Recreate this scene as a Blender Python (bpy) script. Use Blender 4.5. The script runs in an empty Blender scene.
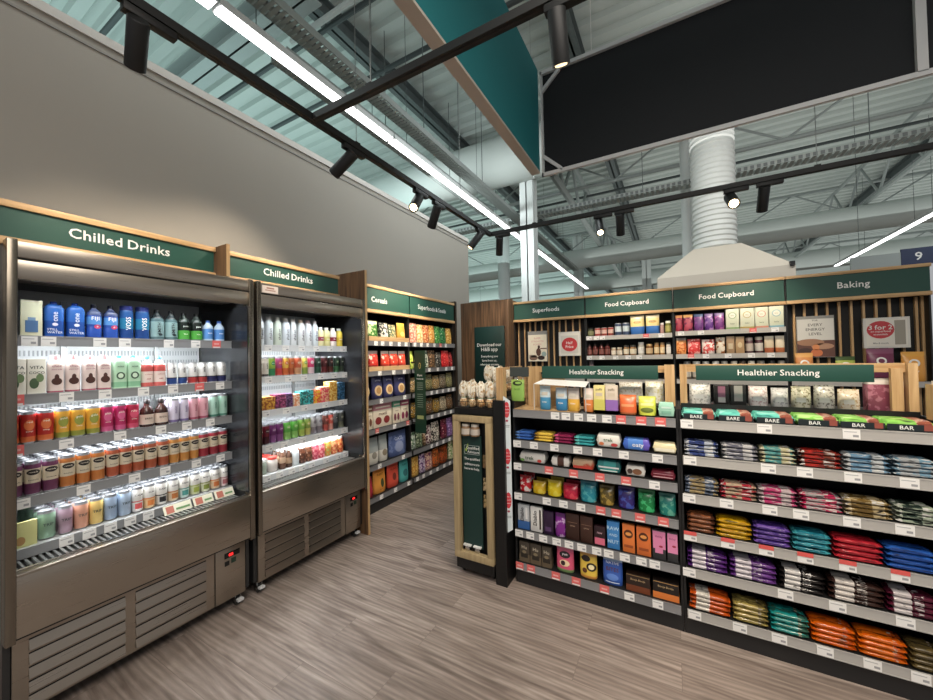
import bpy, bmesh, math, random
from mathutils import Vector, Matrix

RND = random.Random(11)
SC = bpy.context.scene
COL = SC.collection
PI = math.pi

# ------------------------------------------------------------------ materials
def lin(h):
    h = h.lstrip('#')
    out = []
    for i in (0, 2, 4):
        c = int(h[i:i + 2], 16) / 255
        out.append(c / 12.92 if c <= .04045 else ((c + .055) / 1.055) ** 2.4)
    return (*out, 1)

MATS = {}
def M(h, rough=.45, metal=0., spec=.5, emit=0., alpha=1.):
    k = (h, rough, metal, spec, emit, alpha)
    if k in MATS: return MATS[k]
    m = bpy.data.materials.new('paint_' + h); m.use_nodes = True
    b = m.node_tree.nodes['Principled BSDF']
    c = lin(h)
    if not emit:
        g = .25 * c[0] + .6 * c[1] + .15 * c[2]; c = (*[(x + (g - x) * .13) * .95 for x in c[:3]], 1)
    b.inputs['Base Color'].default_value = c
    b.inputs['Roughness'].default_value = rough
    b.inputs['Metallic'].default_value = metal
    b.inputs['Specular IOR Level'].default_value = spec
    if emit:
        b.inputs['Emission Color'].default_value = lin(h); b.inputs['Emission Strength'].default_value = emit
    if alpha < 1: b.inputs['Alpha'].default_value = alpha
    MATS[k] = m
    return m

def nodes_of(name):
    m = bpy.data.materials.new(name); m.use_nodes = True
    nt = m.node_tree
    return m, nt, nt.nodes['Principled BSDF']

def PR(h1, h2, scale=26., rough=.35, cut=.5, h3=None):
    """blotched film: second (and third) ink on packs, painted ruffle shade on nut bags"""
    k = ('print', h1, h2, scale, rough, cut, h3)
    if k in MATS: return MATS[k]
    m, nt, b = nodes_of('print_or_shade_' + h1)
    tc = nt.nodes.new('ShaderNodeTexCoord'); nz = nt.nodes.new('ShaderNodeTexNoise')
    nz.inputs['Scale'].default_value = scale; nz.inputs['Detail'].default_value = 3
    cr = nt.nodes.new('ShaderNodeValToRGB')
    e = cr.color_ramp.elements
    e[0].position = cut - .03; e[0].color = lin(h1); e[1].position = cut + .03; e[1].color = lin(h2)
    if h3:
        x = cr.color_ramp.elements.new(cut + .14); x.color = lin(h2)
        y = cr.color_ramp.elements.new(cut + .17); y.color = lin(h3)
    nt.links.new(tc.outputs['Object'], nz.inputs['Vector']); nt.links.new(nz.outputs['Fac'], cr.inputs['Fac'])
    nt.links.new(cr.outputs['Color'], b.inputs['Base Color']); b.inputs['Roughness'].default_value = rough
    MATS[k] = m
    return m

def ST(h1, h2, h3, scale=1.):
    """crinkled foil film: streaks along the pack in two inks, with highlights and crease shade painted in"""
    k = ('streak', h1, h2, h3, scale)
    if k in MATS: return MATS[k]
    m, nt, b = nodes_of('foil_' + h1)
    tc = nt.nodes.new('ShaderNodeTexCoord'); mp = nt.nodes.new('ShaderNodeMapping'); mp.inputs['Scale'].default_value = (14 * scale, 30 * scale, 95 * scale)
    oi = nt.nodes.new('ShaderNodeObjectInfo'); ad = nt.nodes.new('ShaderNodeVectorMath'); ad.operation = 'ADD'
    nz = nt.nodes.new('ShaderNodeTexNoise'); nz.inputs['Scale'].default_value = 1.6; nz.inputs['Detail'].default_value = 2; nz.inputs['Distortion'].default_value = .6
    sc = nt.nodes.new('ShaderNodeVectorMath'); sc.operation = 'SCALE'; sc.inputs['Scale'].default_value = 37.
    nt.links.new(tc.outputs['Object'], mp.inputs['Vector']); nt.links.new(oi.outputs['Random'], sc.inputs[0]); nt.links.new(mp.outputs['Vector'], ad.inputs[0]); nt.links.new(sc.outputs['Vector'], ad.inputs[1]); nt.links.new(ad.outputs['Vector'], nz.inputs['Vector'])
    cr = nt.nodes.new('ShaderNodeValToRGB'); e = cr.color_ramp.elements
    e[0].position = .3; e[0].color = lin(h3); e[1].position = .43; e[1].color = lin(h1)
    x = e.new(.54); x.color = lin(h1); x = e.new(.6); x.color = lin(h2); x = e.new(.7); x.color = lin(h2)
    nt.links.new(nz.outputs['Fac'], cr.inputs['Fac']); nt.links.new(cr.outputs['Color'], b.inputs['Base Color']); b.inputs['Roughness'].default_value = .22
    MATS[k] = m
    return m

def mat_wood(name, c1, c2, axis='Z', scale=1., rough=.55):
    m, nt, b = nodes_of(name)
    tc = nt.nodes.new('ShaderNodeTexCoord'); mp = nt.nodes.new('ShaderNodeMapping')
    s = [22 * scale] * 3; s['XYZ'.index(axis)] = 1.3 * scale
    mp.inputs['Scale'].default_value = s
    nz = nt.nodes.new('ShaderNodeTexNoise'); nz.inputs['Scale'].default_value = 2.2; nz.inputs['Detail'].default_value = 6; nz.inputs['Distortion'].default_value = .5
    cr = nt.nodes.new('ShaderNodeValToRGB'); cr.color_ramp.elements[0].position = .32; cr.color_ramp.elements[1].position = .68
    cr.color_ramp.elements[0].color = lin(c1); cr.color_ramp.elements[1].color = lin(c2)
    nt.links.new(tc.outputs['Object'], mp.inputs['Vector']); nt.links.new(mp.outputs['Vector'], nz.inputs['Vector'])
    nt.links.new(nz.outputs['Fac'], cr.inputs['Fac']); nt.links.new(cr.outputs['Color'], b.inputs['Base Color'])
    b.inputs['Roughness'].default_value = rough
    return m

def mat_floor():
    m, nt, b = nodes_of('vinyl_plank_floor')
    L = nt.links.new; N = nt.nodes.new
    tc = N('ShaderNodeTexCoord')
    br = N('ShaderNodeTexBrick'); br.offset = .37; br.squash = 1
    for k, v in (('Scale', 1.), ('Mortar Size', .0012), ('Mortar Smooth', .1), ('Bias', 0.), ('Brick Width', 1.25), ('Row Height', .18)): br.inputs[k].default_value = v
    br.inputs['Color1'].default_value = (0, 0, 0, 1); br.inputs['Color2'].default_value = (1, 1, 1, 1); br.inputs['Mortar'].default_value = (.5, .5, .5, 1)
    L(tc.outputs['Object'], br.inputs['Vector'])
    sx = N('ShaderNodeSeparateXYZ'); L(tc.outputs['Object'], sx.inputs['Vector'])
    ad = N('ShaderNodeMath'); ad.operation = 'MULTIPLY_ADD'; ad.inputs[1].default_value = 7.3
    sc = N('ShaderNodeSeparateColor'); L(br.outputs['Color'], sc.inputs['Color'])
    L(sc.outputs['Red'], ad.inputs[0]); L(sx.outputs['X'], ad.inputs[2])
    cx = N('ShaderNodeCombineXYZ'); L(ad.outputs[0], cx.inputs['X']); L(sx.outputs['Y'], cx.inputs['Y'])
    m1 = N('ShaderNodeMapping'); m1.inputs['Scale'].default_value = (.8, 7, 1); L(cx.outputs['Vector'], m1.inputs['Vector'])
    n1 = N('ShaderNodeTexNoise'); n1.inputs['Scale'].default_value = 1.6; n1.inputs['Detail'].default_value = 5; n1.inputs['Distortion'].default_value = 1.9
    L(m1.outputs['Vector'], n1.inputs['Vector'])
    m2 = N('ShaderNodeMapping'); m2.inputs['Scale'].default_value = (9, 95, 1); L(cx.outputs['Vector'], m2.inputs['Vector'])
    n2 = N('ShaderNodeTexNoise'); n2.inputs['Scale'].default_value = 1.5; n2.inputs['Detail'].default_value = 4; n2.inputs['Distortion'].default_value = 1.2; L(m2.outputs['Vector'], n2.inputs['Vector'])
    # cathedral grain
    m3 = N('ShaderNodeMapping'); m3.inputs['Scale'].default_value = (.55, 4.2, 1); L(cx.outputs['Vector'], m3.inputs['Vector'])
    w = N('ShaderNodeTexWave'); w.wave_type = 'BANDS'; w.bands_direction = 'Y'; w.inputs['Scale'].default_value = 2.6; w.inputs['Distortion'].default_value = 11; w.inputs['Detail'].default_value = 2; w.inputs['Detail Scale'].default_value = .55
    L(m3.outputs['Vector'], w.inputs['Vector'])
    c1 = N('ShaderNodeValToRGB'); c1.color_ramp.elements[0].position = .3; c1.color_ramp.elements[1].position = .7
    c1.color_ramp.elements[0].color = lin('7a6c64'); c1.color_ramp.elements[1].color = lin('b8a99f')
    L(n1.outputs['Fac'], c1.inputs['Fac'])
    mx = N('ShaderNodeMixRGB'); mx.blend_type = 'MULTIPLY'; mx.inputs['Fac'].default_value = .26
    c2 = N('ShaderNodeValToRGB'); c2.color_ramp.elements[0].position = .35; c2.color_ramp.elements[0].color = (.66, .62, .6, 1); c2.color_ramp.elements[1].position = .6
    L(n2.outputs['Fac'], c2.inputs['Fac']); L(c1.outputs['Color'], mx.inputs['Color1']); L(c2.outputs['Color'], mx.inputs['Color2'])
    mw = N('ShaderNodeMixRGB'); mw.blend_type = 'MULTIPLY'; mw.inputs['Fac'].default_value = .26
    L(mx.outputs['Color'], mw.inputs['Color1']); L(w.outputs['Color'], mw.inputs['Color2'])
    mt = N('ShaderNodeMixRGB'); mt.blend_type = 'MULTIPLY'; mt.inputs['Fac'].default_value = 1
    c3 = N('ShaderNodeValToRGB'); c3.color_ramp.elements[0].color = (.88, .86, .85, 1); c3.color_ramp.elements[1].color = (1.06, 1.06, 1.06, 1)
    L(sc.outputs['Red'], c3.inputs['Fac']); L(mw.outputs['Color'], mt.inputs['Color1']); L(c3.outputs['Color'], mt.inputs['Color2'])
    mm = N('ShaderNodeMixRGB'); mm.inputs['Color2'].default_value = lin('7a6d65'); L(br.outputs['Fac'], mm.inputs['Fac']); L(mt.outputs['Color'], mm.inputs['Color1'])
    L(mm.outputs['Color'], b.inputs['Base Color']); b.inputs['Roughness'].default_value = .42
    return m

def mat_steel(name, c, rough, axis='Z'):
    m, nt, b = nodes_of(name)
    tc = nt.nodes.new('ShaderNodeTexCoord'); mp = nt.nodes.new('ShaderNodeMapping')
    s = [160] * 3; s['XYZ'.index(axis)] = 2; mp.inputs['Scale'].default_value = s
    nz = nt.nodes.new('ShaderNodeTexNoise'); nz.inputs['Scale'].default_value = 2
    cr = nt.nodes.new('ShaderNodeMapRange'); cr.inputs['To Min'].default_value = rough - .02; cr.inputs['To Max'].default_value = rough + .025
    nt.links.new(tc.outputs['Object'], mp.inputs['Vector']); nt.links.new(mp.outputs['Vector'], nz.inputs['Vector'])
    nt.links.new(nz.outputs['Fac'], cr.inputs['Value']); nt.links.new(cr.outputs['Result'], b.inputs['Roughness'])
    b.inputs['Base Color'].default_value = lin(c); b.inputs['Metallic'].default_value = .9
    return m

def mat_wall(name, c, rough=.85, var=.04):
    m, nt, b = nodes_of(name)
    nz = nt.nodes.new('ShaderNodeTexNoise'); nz.inputs['Scale'].default_value = 1.4; nz.inputs['Detail'].default_value = 5
    tc = nt.nodes.new('ShaderNodeTexCoord'); nt.links.new(tc.outputs['Object'], nz.inputs['Vector'])
    cr = nt.nodes.new('ShaderNodeValToRGB'); a = lin(c)
    cr.color_ramp.elements[0].color = (*[x * (1 - var) for x in a[:3]], 1); cr.color_ramp.elements[1].color = (*[x * (1 + var) for x in a[:3]], 1)
    nt.links.new(nz.outputs['Fac'], cr.inputs['Fac']); nt.links.new(cr.outputs['Color'], b.inputs['Base Color']); b.inputs['Roughness'].default_value = rough
    return m

FLOOR = mat_floor()
STEEL = mat_steel('brushed_steel', 'a0968a', .28, 'X')
STEELV = mat_steel('brushed_steel_post', '7c7469', .25, 'Z')
OAKD = mat_wood('dull_oak', '9c8763', 'b8a37c', 'Z')
OAK = mat_wood('light_oak', 'b08a5c', 'd2b083', 'X')
OAKV = mat_wood('light_oak_upright', 'b08a5c', 'd2b083', 'Z')
WALNUT = mat_wood('dark_walnut_panel', '4a3524', '7b5c41', 'Z', .8)
GREEN = mat_wall('green_board', '1f4a40', .5, .03)
GREEND = mat_wall('dark_green_board', '12332f', .5, .03)
TEAL = mat_wall('teal_fabric', '15757b', .8, .05)
BLACKF = mat_wall('black_fabric', '12151a', .75, .1)
GREYWALL = mat_wall('grey_wall_paint', '9d978e', .8, .04)
DECK = mat_wall('galvanised_roof_deck', 'bcc4c0', .5, .06)
WHITE = M('efeeea', .4)
TICK = M('f2f1ee', .5)
RED = M('e3322f', .45)
BLACK = M('0c0c0d', .5)
DARK = M('1b1b1c', .5)
CHROME = M('c9c9c9', .2, 1.)
GREYPL = M('77777a', .4)
LIGHTPL = M('bdb9b3', .4)

# ------------------------------------------------------------------ mesh building
class MB:
    def __init__(s):
        s.v = []; s.f = []; s.mi = []; s.sm = []; s.ms = []; s.M = None
    def m(s, mat):
        if isinstance(mat, str): mat = M(mat)
        if mat not in s.ms: s.ms.append(mat)
        return s.ms.index(mat)
    def add(s, vs, fs, mat, smooth=False, mats=None):
        o = len(s.v)
        s.v += [tuple(s.M @ Vector(p)) for p in vs] if s.M else [tuple(p) for p in vs]
        for i, f in enumerate(fs):
            s.f.append([o + k for k in f]); s.mi.append(s.m(mats[i] if mats else mat)); s.sm.append(smooth)
        return s
    def box(s, x0, x1, y0, y1, z0, z1, mat, bev=0.):
        vs = [(x, y, z) for x in (x0, x1) for y in (y0, y1) for z in (z0, z1)]
        fs = [(0, 1, 3, 2), (4, 6, 7, 5), (0, 4, 5, 1), (2, 3, 7, 6), (0, 2, 6, 4), (1, 5, 7, 3)]
        if bev:
            bm = bmesh.new()
            bv = [bm.verts.new(p) for p in vs]
            for f in fs: bm.faces.new([bv[i] for i in f])
            bmesh.ops.bevel(bm, geom=bm.edges[:], offset=min(bev, .45 * min(x1 - x0, y1 - y0, z1 - z0)), segments=2, profile=.5, affect='EDGES')
            bm.verts.ensure_lookup_table(); bm.verts.index_update()
            vs = [tuple(v.co) for v in bm.verts]; fs = [[v.index for v in f.verts] for f in bm.faces]
            bm.free()
            return s.add(vs, fs, mat)
        return s.add(vs, fs, mat)
    def poly(s, pts, mat): return s.add(pts, [tuple(range(len(pts)))], mat)
    def loft(s, rings, mat, mats=None, caps=True, smooth=True):
        n = len(rings[0]); vs = [p for r in rings for p in r]; fs = []; mm = []
        for i in range(len(rings) - 1):
            mt = mats[i] if mats else mat
            for k in range(n):
                fs.append((i * n + k, i * n + (k + 1) % n, (i + 1) * n + (k + 1) % n, (i + 1) * n + k)); mm.append(mt)
        if caps:
            fs.append(tuple(range(n))[::-1]); mm.append(mats[0] if mats else mat)
            fs.append(tuple((len(rings) - 1) * n + k for k in range(n))); mm.append(mats[-1] if mats else mat)
        return s.add(vs, fs, mat, smooth, mm)
    def lathe(s, prof, mat, mats=None, seg=20, c=(0, 0, 0)):
        rings = [[(c[0] + r * math.cos(2 * PI * k / seg), c[1] + r * math.sin(2 * PI * k / seg), c[2] + z) for k in range(seg)] for r, z in prof]
        return s.loft(rings, mat, mats)
    def tube(s, path, r, mat, seg=10, rad=None):
        path = [Vector(p) for p in path]; rings = []
        for i, p in enumerate(path):
            t = (path[min(i + 1, len(path) - 1)] - path[max(i - 1, 0)]).normalized()
            a = t.orthogonal().normalized() if i == 0 else (a - t * a.dot(t)).normalized()
            b = t.cross(a); rr = rad[i] if rad else r
            rings.append([tuple(p + a * rr * math.cos(2 * PI * k / seg) + b * rr * math.sin(2 * PI * k / seg)) for k in range(seg)])
        return s.loft(rings, mat)
    def text(s, body, size, x, z, mat, surf, vert=False, align='C', sx=1.):
        vs, fs, w, h = glyphs(body)
        k = size
        ox = {'C': -w / 2, 'L': 0, 'R': -w}[align]
        out = []
        for a, b in vs:
            a2, b2 = (a + ox) * k * sx, (b - h / 2) * k
            if vert: a2, b2 = -b2, a2
            out.append((x + a2, surf(x + a2, z + b2), z + b2))
        return s.add(out, fs, mat)
    def oval(s, x, z, w, h, mat, surf, n=20, p=2.):
        vs = []; fs = []
        R_ = 4
        vs.append((x, surf(x, z), z))
        for r in range(1, R_ + 1):
            for k in range(n):
                a = 2 * PI * k / n
                ca, sa = math.cos(a), math.sin(a)
                px = x + w / 2 * r / R_ * math.copysign(abs(ca) ** (2 / p), ca); pz = z + h / 2 * r / R_ * math.copysign(abs(sa) ** (2 / p), sa)
                vs.append((px, surf(px, pz), pz))
        for k in range(n): fs.append((0, 1 + k, 1 + (k + 1) % n))
        for r in range(R_ - 1):
            for k in range(n):
                a = 1 + r * n
                fs.append((a + k, a + n + k, a + n + (k + 1) % n, a + (k + 1) % n))
        return s.add(vs, fs, mat, True)
    def rect(s, x0, x1, z0, z1, mat, surf, nx=6, nz=3):
        vs = [(x0 + (x1 - x0) * i / nx, 0, z0 + (z1 - z0) * j / nz) for j in range(nz + 1) for i in range(nx + 1)]
        vs = [(a, surf(a, c), c) for a, b, c in vs]
        fs = [(j * (nx + 1) + i, j * (nx + 1) + i + 1, (j + 1) * (nx + 1) + i + 1, (j + 1) * (nx + 1) + i) for j in range(nz) for i in range(nx)]
        return s.add(vs, fs, mat, True)
    def mesh(s, name):
        me = bpy.data.meshes.new(name)
        me.from_pydata(s.v, [], s.f)
        for m in s.ms: me.materials.append(m)
        me.polygons.foreach_set('material_index', s.mi)
        me.polygons.foreach_set('use_smooth', s.sm)
        me.update()
        try: me.set_sharp_from_angle(angle=math.radians(42))
        except Exception: pass
        return me
    def build(s, name, parent=None):
        return link(name, s.mesh(name), parent)

def link(name, data, parent=None):
    o = bpy.data.objects.new(name, data); COL.objects.link(o)
    if parent is not None: o.parent = parent
    return o

GLY = {}
def glyphs(body):
    if body in GLY: return GLY[body]
    c = bpy.data.curves.new('lettering', 'FONT'); c.body = body; c.size = 1; c.resolution_u = 2; c.offset = .013; c.space_character = 1.04
    c.align_x = 'LEFT'; c.space_line = .95; c.space_word = .68
    o = bpy.data.objects.new('lettering', c); COL.objects.link(o)
    dg = bpy.context.evaluated_depsgraph_get(); dg.update()
    me = o.evaluated_get(dg).to_mesh()
    vs = [(v.co.x, v.co.y) for v in me.vertices]; fs = [tuple(p.vertices) for p in me.polygons]
    o.evaluated_get(dg).to_mesh_clear()
    bpy.data.objects.remove(o); bpy.data.curves.remove(c)
    if not vs: vs = [(0, 0)]
    x0 = min(a for a, b in vs); x1 = max(a for a, b in vs); y0 = min(b for a, b in vs); y1 = max(b for a, b in vs)
    vs = [(a - x0, b - y0) for a, b in vs]
    GLY[body] = (vs, fs, x1 - x0, y1 - y0)
    return GLY[body]

def tag(o, label=None, cat=None, group=None, kind=None):
    if label: o['label'] = label
    if cat: o['category'] = cat
    if group: o['group'] = group
    if kind: o['kind'] = kind
    return o

def thing(name, label, cat, mat=None, group=None):
    o = bpy.data.objects.new(name, None); COL.objects.link(o); o.empty_display_size = .05
    if mat is not None: o.matrix_world = mat
    return tag(o, label, cat, group)

def struct(name, mb): return tag(mb.build(name), kind='structure')

LEFT = lambda xf, y0: Matrix.Translation((xf, y0, 0)) @ Matrix.Rotation(PI / 2, 4, 'Z')
FRONT = lambda x0, yf: Matrix.Translation((x0, yf, 0))
flat = lambda y: (lambda x, z: y)

ORD = 'first second third fourth fifth sixth seventh eighth ninth tenth eleventh twelfth thirteenth fourteenth fifteenth sixteenth'.split()

# ------------------------------------------------------------------ product prototypes
PROTO = {}
class Proto:
    def __init__(s, name, mb, kids=()):
        s.y0 = min(v[1] for v in mb.v); s.dy = max(v[1] for v in mb.v) - s.y0
        s.name = name; s.me = mb.mesh(name); s.kids = [(n, k.mesh(n)) for n, k in kids]
    def place(s, mat):
        o = link(s.name, s.me); o.matrix_world = mat
        for n, me in s.kids: link(n, me, o)
        return o

def memo(fn):
    def g(*a, **k):
        key = (fn.__name__, a, tuple(sorted((x, str(y)) for x, y in k.items())))
        if key not in PROTO: PROTO[key] = fn(*a, **k)
        return PROTO[key]
    return g

def sup(hw, hd, z, n, seg):
    out = []
    for k in range(seg):
        a = 2 * PI * (k + .5) / seg; c, s_ = math.cos(a), math.sin(a)
        out.append((hw * math.copysign(abs(c) ** (2 / n), c), hd * math.copysign(abs(s_) ** (2 / n), s_), z))
    return out

def surf_of(prof, n, eps=.0009):
    def f(x, z):
        for (z0, w0, d0), (z1, w1, d1) in zip(prof, prof[1:]):
            if z <= z1 or (z1, w1, d1) == prof[-1]:
                t = 0 if z1 == z0 else max(0, min(1, (z - z0) / (z1 - z0)))
                w = w0 + (w1 - w0) * t; d = d0 + (d1 - d0) * t
                q = min(1, abs(x) / max(w, 1e-6))
                return -d * max(0, 1 - q ** n) ** (1 / n) - eps
        return 0
    return f

def art(mb, surf, arts):
    for i, a in enumerate(arts or ()):
        k = a[0]; sf = (lambda x, z, e=i * .0004: surf(x, z) - e)
        if k == 'o': mb.oval(*a[1:5], M(a[5], .4), sf)
        elif k == 'r': mb.rect(*a[1:5], M(a[5], .4), sf)
        elif k == 't': mb.text(a[1], a[2], a[3], a[4], M(a[5], .4), (lambda x, z, f=sf: f(x, z) - .0005), *(a[6:]))

@memo
def can(w, h, c, bands=(), arts=(), lid='a4a6aa', rough=.28):
    """bands: (fraction from, fraction to, colour)"""
    r = w / 2 * .985
    prof = [(0, r * .8, r * .8), (h * .05, r, r)]
    cuts = sorted({.05, .91, *[b[0] for b in bands], *[b[1] for b in bands]})
    cuts = [x for x in cuts if .05 <= x <= .91]
    P = [(r * .8, 0), (r, h * .05)]; mats = [M(lid, .3, .8)]
    for a, b in zip(cuts, cuts[1:]):
        col = c
        for b0, b1, bc in bands:
            if b0 <= (a + b) / 2 <= b1: col = bc
        P.append((r, h * b)); mats.append(M(col, rough, .25))
    P += [(r * .86, h * .975), (r * .88, h), (r * .82, h), (r * .8, h * .97)]
    mats += [M(lid, .3, .8)] * 4
    mb = MB(); mb.lathe(P, None, mats, 18)
    art(mb, surf_of([(0, r, r), (h, r, r)], 2), [tuple(a) for a in arts])
    return Proto('drinks_can', mb)

BOT = {  # (fraction of height, fraction of half width) of the body; the cap sits above
    'round': [(0, .9), (.03, 1), (.62, 1), (.72, .9), (.8, .6), (.86, .42), (.9, .42)],
    'tall': [(0, .94), (.02, 1), (.8, 1), (.84, .98), (.86, .9)],
    'square': [(0, .95), (.03, 1), (.3, 1), (.32, .95), (.36, 1), (.66, 1), (.76, .9), (.84, .5), (.88, .36), (.9, .36)],
    'shake': [(0, .92), (.03, 1), (.68, 1), (.78, .93), (.86, .66), (.88, .6)],
    'carton': [(0, 1), (.8, 1), (.9, .72), (.93, .4)],
    'jug': [(0, .92), (.03, 1), (.5, 1), (.62, .92), (.74, .5), (.8, .4), (.86, .4)],
}
CAP = {'round': (.42, .88), 'tall': (.93, .855), 'square': (.4, .885), 'shake': (.62, .87), 'carton': (.42, .915), 'jug': (.44, .85)}
@memo
def bottle(w, h, c, style='round', cap='e8e8e8', n=2., bands=(), label=None, arts=(), rough=.2, d=None):
    hw = w / 2 * .98; hd = (d or w) / 2 * .98
    B = [(f * h, hw * q, hd * q) for f, q in BOT[style]]
    zs = sorted({z for z, _, _ in B} | {x * h for b in bands for x in b[:2] if 0 < x < BOT[style][-1][0]})
    def at(z):
        for (z0, w0, d0), (z1, w1, d1) in zip(B, B[1:]):
            if z0 <= z <= z1:
                t = (z - z0) / (z1 - z0); return (z, w0 + (w1 - w0) * t, d0 + (d1 - d0) * t)
        return B[-1]
    prof = [at(z) for z in zs]; mats = []
    for a, b in zip(zs, zs[1:]):
        col = c
        for b0, b1, bc in bands:
            if b0 * h <= (a + b) / 2 <= b1 * h: col = bc
        mats.append(M(col, rough))
    seg = 20 if n > 2.1 else 18
    mb = MB(); mb.loft([sup(a, b, z, n, seg) for z, a, b in prof], None, mats)
    sf = surf_of(prof, n)
    kids = []
    if label:
        l0, l1, lc = label
        lb = MB()
        lz = [l0 * h] + [z for z in zs if l0 * h < z < l1 * h] + [l1 * h]
        lb.loft([sup(a + .0006, b + .0006, z, n, seg) for z, a, b in map(at, lz)], M(lc, .4), caps=False)
        art(lb, lambda x, z: sf(x, z) - .0006, arts); kids.append(('label', lb))
    else: art(mb, sf, arts)
    cr, cz = CAP[style]; cb = MB(); cb.M = None
    rr = hw * cr if style != 'carton' else min(hw, hd) * cr
    cb.lathe([(rr, cz * h), (rr, h * .985), (rr * .9, h)], M(cap, .35), seg=14)
    kids.append(('cap', cb))
    return Proto('drinks_bottle', mb, kids)

@memo
def box(w, h, d, c, bands=(), arts=(), name='snack_box', bev=.0015, top=None, rough=.4):
    mb = MB(); mat = c if not isinstance(c, str) else M(c, rough)
    mb.box(-w / 2, w / 2, -d / 2, d / 2, 0, h, mat, bev)
    for b0, b1, bc in bands:
        mb.box(-w / 2 - .0006, w / 2 + .0006, -d / 2 - .0006, d / 2 + .0006, b0 * h, b1 * h, M(bc, rough) if isinstance(bc, str) else bc)
    if top: mb.box(-w / 2 + .001, w / 2 - .001, -d / 2 + .001, d / 2 - .001, h, h + .0006, M(top, rough))
    art(mb, flat(-d / 2 - .0014), arts)
    return Proto(name, mb)

@memo
def pouch(w, h, c, d=.06, top=None, low=None, lowf=.3, arts=(), name='snack_pouch', rough=.3):
    hw = w / 2 * .97
    prof = [(0, hw * .88, d * .42), (.04 * h, hw * .97, d * .5), (.3 * h, hw, d * .5), (.62 * h, hw * .98, d * .38), (.84 * h, hw * .97, d * .17), (.91 * h, hw * .98, .0025), (h, hw, .0022)]
    zs = sorted({z for z, _, _ in prof} | ({lowf * h} if low else set()))
    def at(z):
        for (z0, w0, d0), (z1, w1, d1) in zip(prof, prof[1:]):
            if z0 <= z <= z1:
                t = (z - z0) / (z1 - z0); return (z, w0 + (w1 - w0) * t, d0 + (d1 - d0) * t)
    P = [at(z) for z in zs]; mats = []
    for a, b in zip(zs, zs[1:]):
        m_ = c
        if low and (a + b) / 2 < lowf * h: m_ = low
        if top and (a + b) / 2 > .84 * h: m_ = top
        mats.append(M(m_, rough) if isinstance(m_, str) else m_)
    mb = MB(); mb.loft([sup(a, b, z, 2.3, 22) for z, a, b in P], None, mats)
    art(mb, surf_of(P, 2.3, .0014), arts)
    return Proto(name, mb)

@memo
def bar(w, h, d, cols, name='snack_bar', fat=1., arts=(), rough=.22):
    """flow-wrapped bar lying along x. cols: ((from, to, colour), ...) along its length"""
    c0 = .05 if fat < 1.5 else .022
    xs = sorted({0, c0, c0 * 1.9, c0 * 3.6, 1 - c0 * 3.6, 1 - c0 * 1.9, 1 - c0, 1, *[c[0] for c in cols], *[c[1] for c in cols]})
    def hz(t):
        e = min(t, 1 - t)
        if e <= c0 + 1e-6: return .1, .98
        if e < c0 * 2: return .1 + (e - c0) / c0 * .72, .98
        return min(1, .75 + (e - c0 * 2) / c0 * .18), 1
    rings = []; mats = []
    for t in xs:
        a, q = hz(t); x = (t - .5) * w
        ring = []; ex = .7 if fat < 1.5 else .42
        for k in range(12):
            an = 2 * PI * (k + .5) / 12; c_, s_ = math.cos(an), math.sin(an)
            ring.append((x, d / 2 * q * math.copysign(abs(c_) ** ex, c_), h / 2 + h / 2 * a * math.copysign(abs(s_) ** ex, s_)))
        rings.append(ring)
    for a, b in zip(xs, xs[1:]):
        col = cols[0][2]
        for c in cols:
            if c[0] <= (a + b) / 2 <= c[1]: col = c[2]
        mats.append(M(col, rough) if isinstance(col, str) else col)
    mb = MB(); mb.loft(rings, None, mats)
    art(mb, flat(-d / 2 - .0012), arts)
    return Proto(name, mb)

@memo
def jar(w, h, c, lid='222222', label=None, name='food_jar', arts=()):
    r = w / 2 * .97
    mb = MB(); mb.lathe([(r * .9, 0), (r, .04 * h), (r, .7 * h), (r * .82, .8 * h), (r * .8, .84 * h)], M(c, .15), seg=16)
    kids = []
    lb = MB(); lb.lathe([(r * .86, .82 * h), (r * .86, .98 * h), (r * .8, h)], M(lid, .35), seg=16); kids.append(('lid', lb))
    if label:
        l = MB(); rings = [[(p[0], p[1], z) for p in sup(r + .0008, r + .0008, z, 2, 16)] for z in (.14 * h, .62 * h)]
        l.loft(rings, M(label, .5), caps=False); art(l, surf_of([(0, r, r), (h, r, r)], 2, .0016), arts); kids.append(('label', l))
    return Proto(name, mb, kids)

@memo
def tin(w, h, c, c2=None, lid='c8c8c8', name='food_tin'):
    r = w / 2 * .97
    mb = MB(); mb.lathe([(r, 0), (r, .3 * h), (r, .75 * h), (r, .95 * h), (r * .94, .97 * h), (r * .94, h)], None, [M(c, .35), M(c2 or c, .35), M(c, .35), M(lid, .3, .8), M(lid, .3, .8)], 18)
    return Proto(name, mb)

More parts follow.
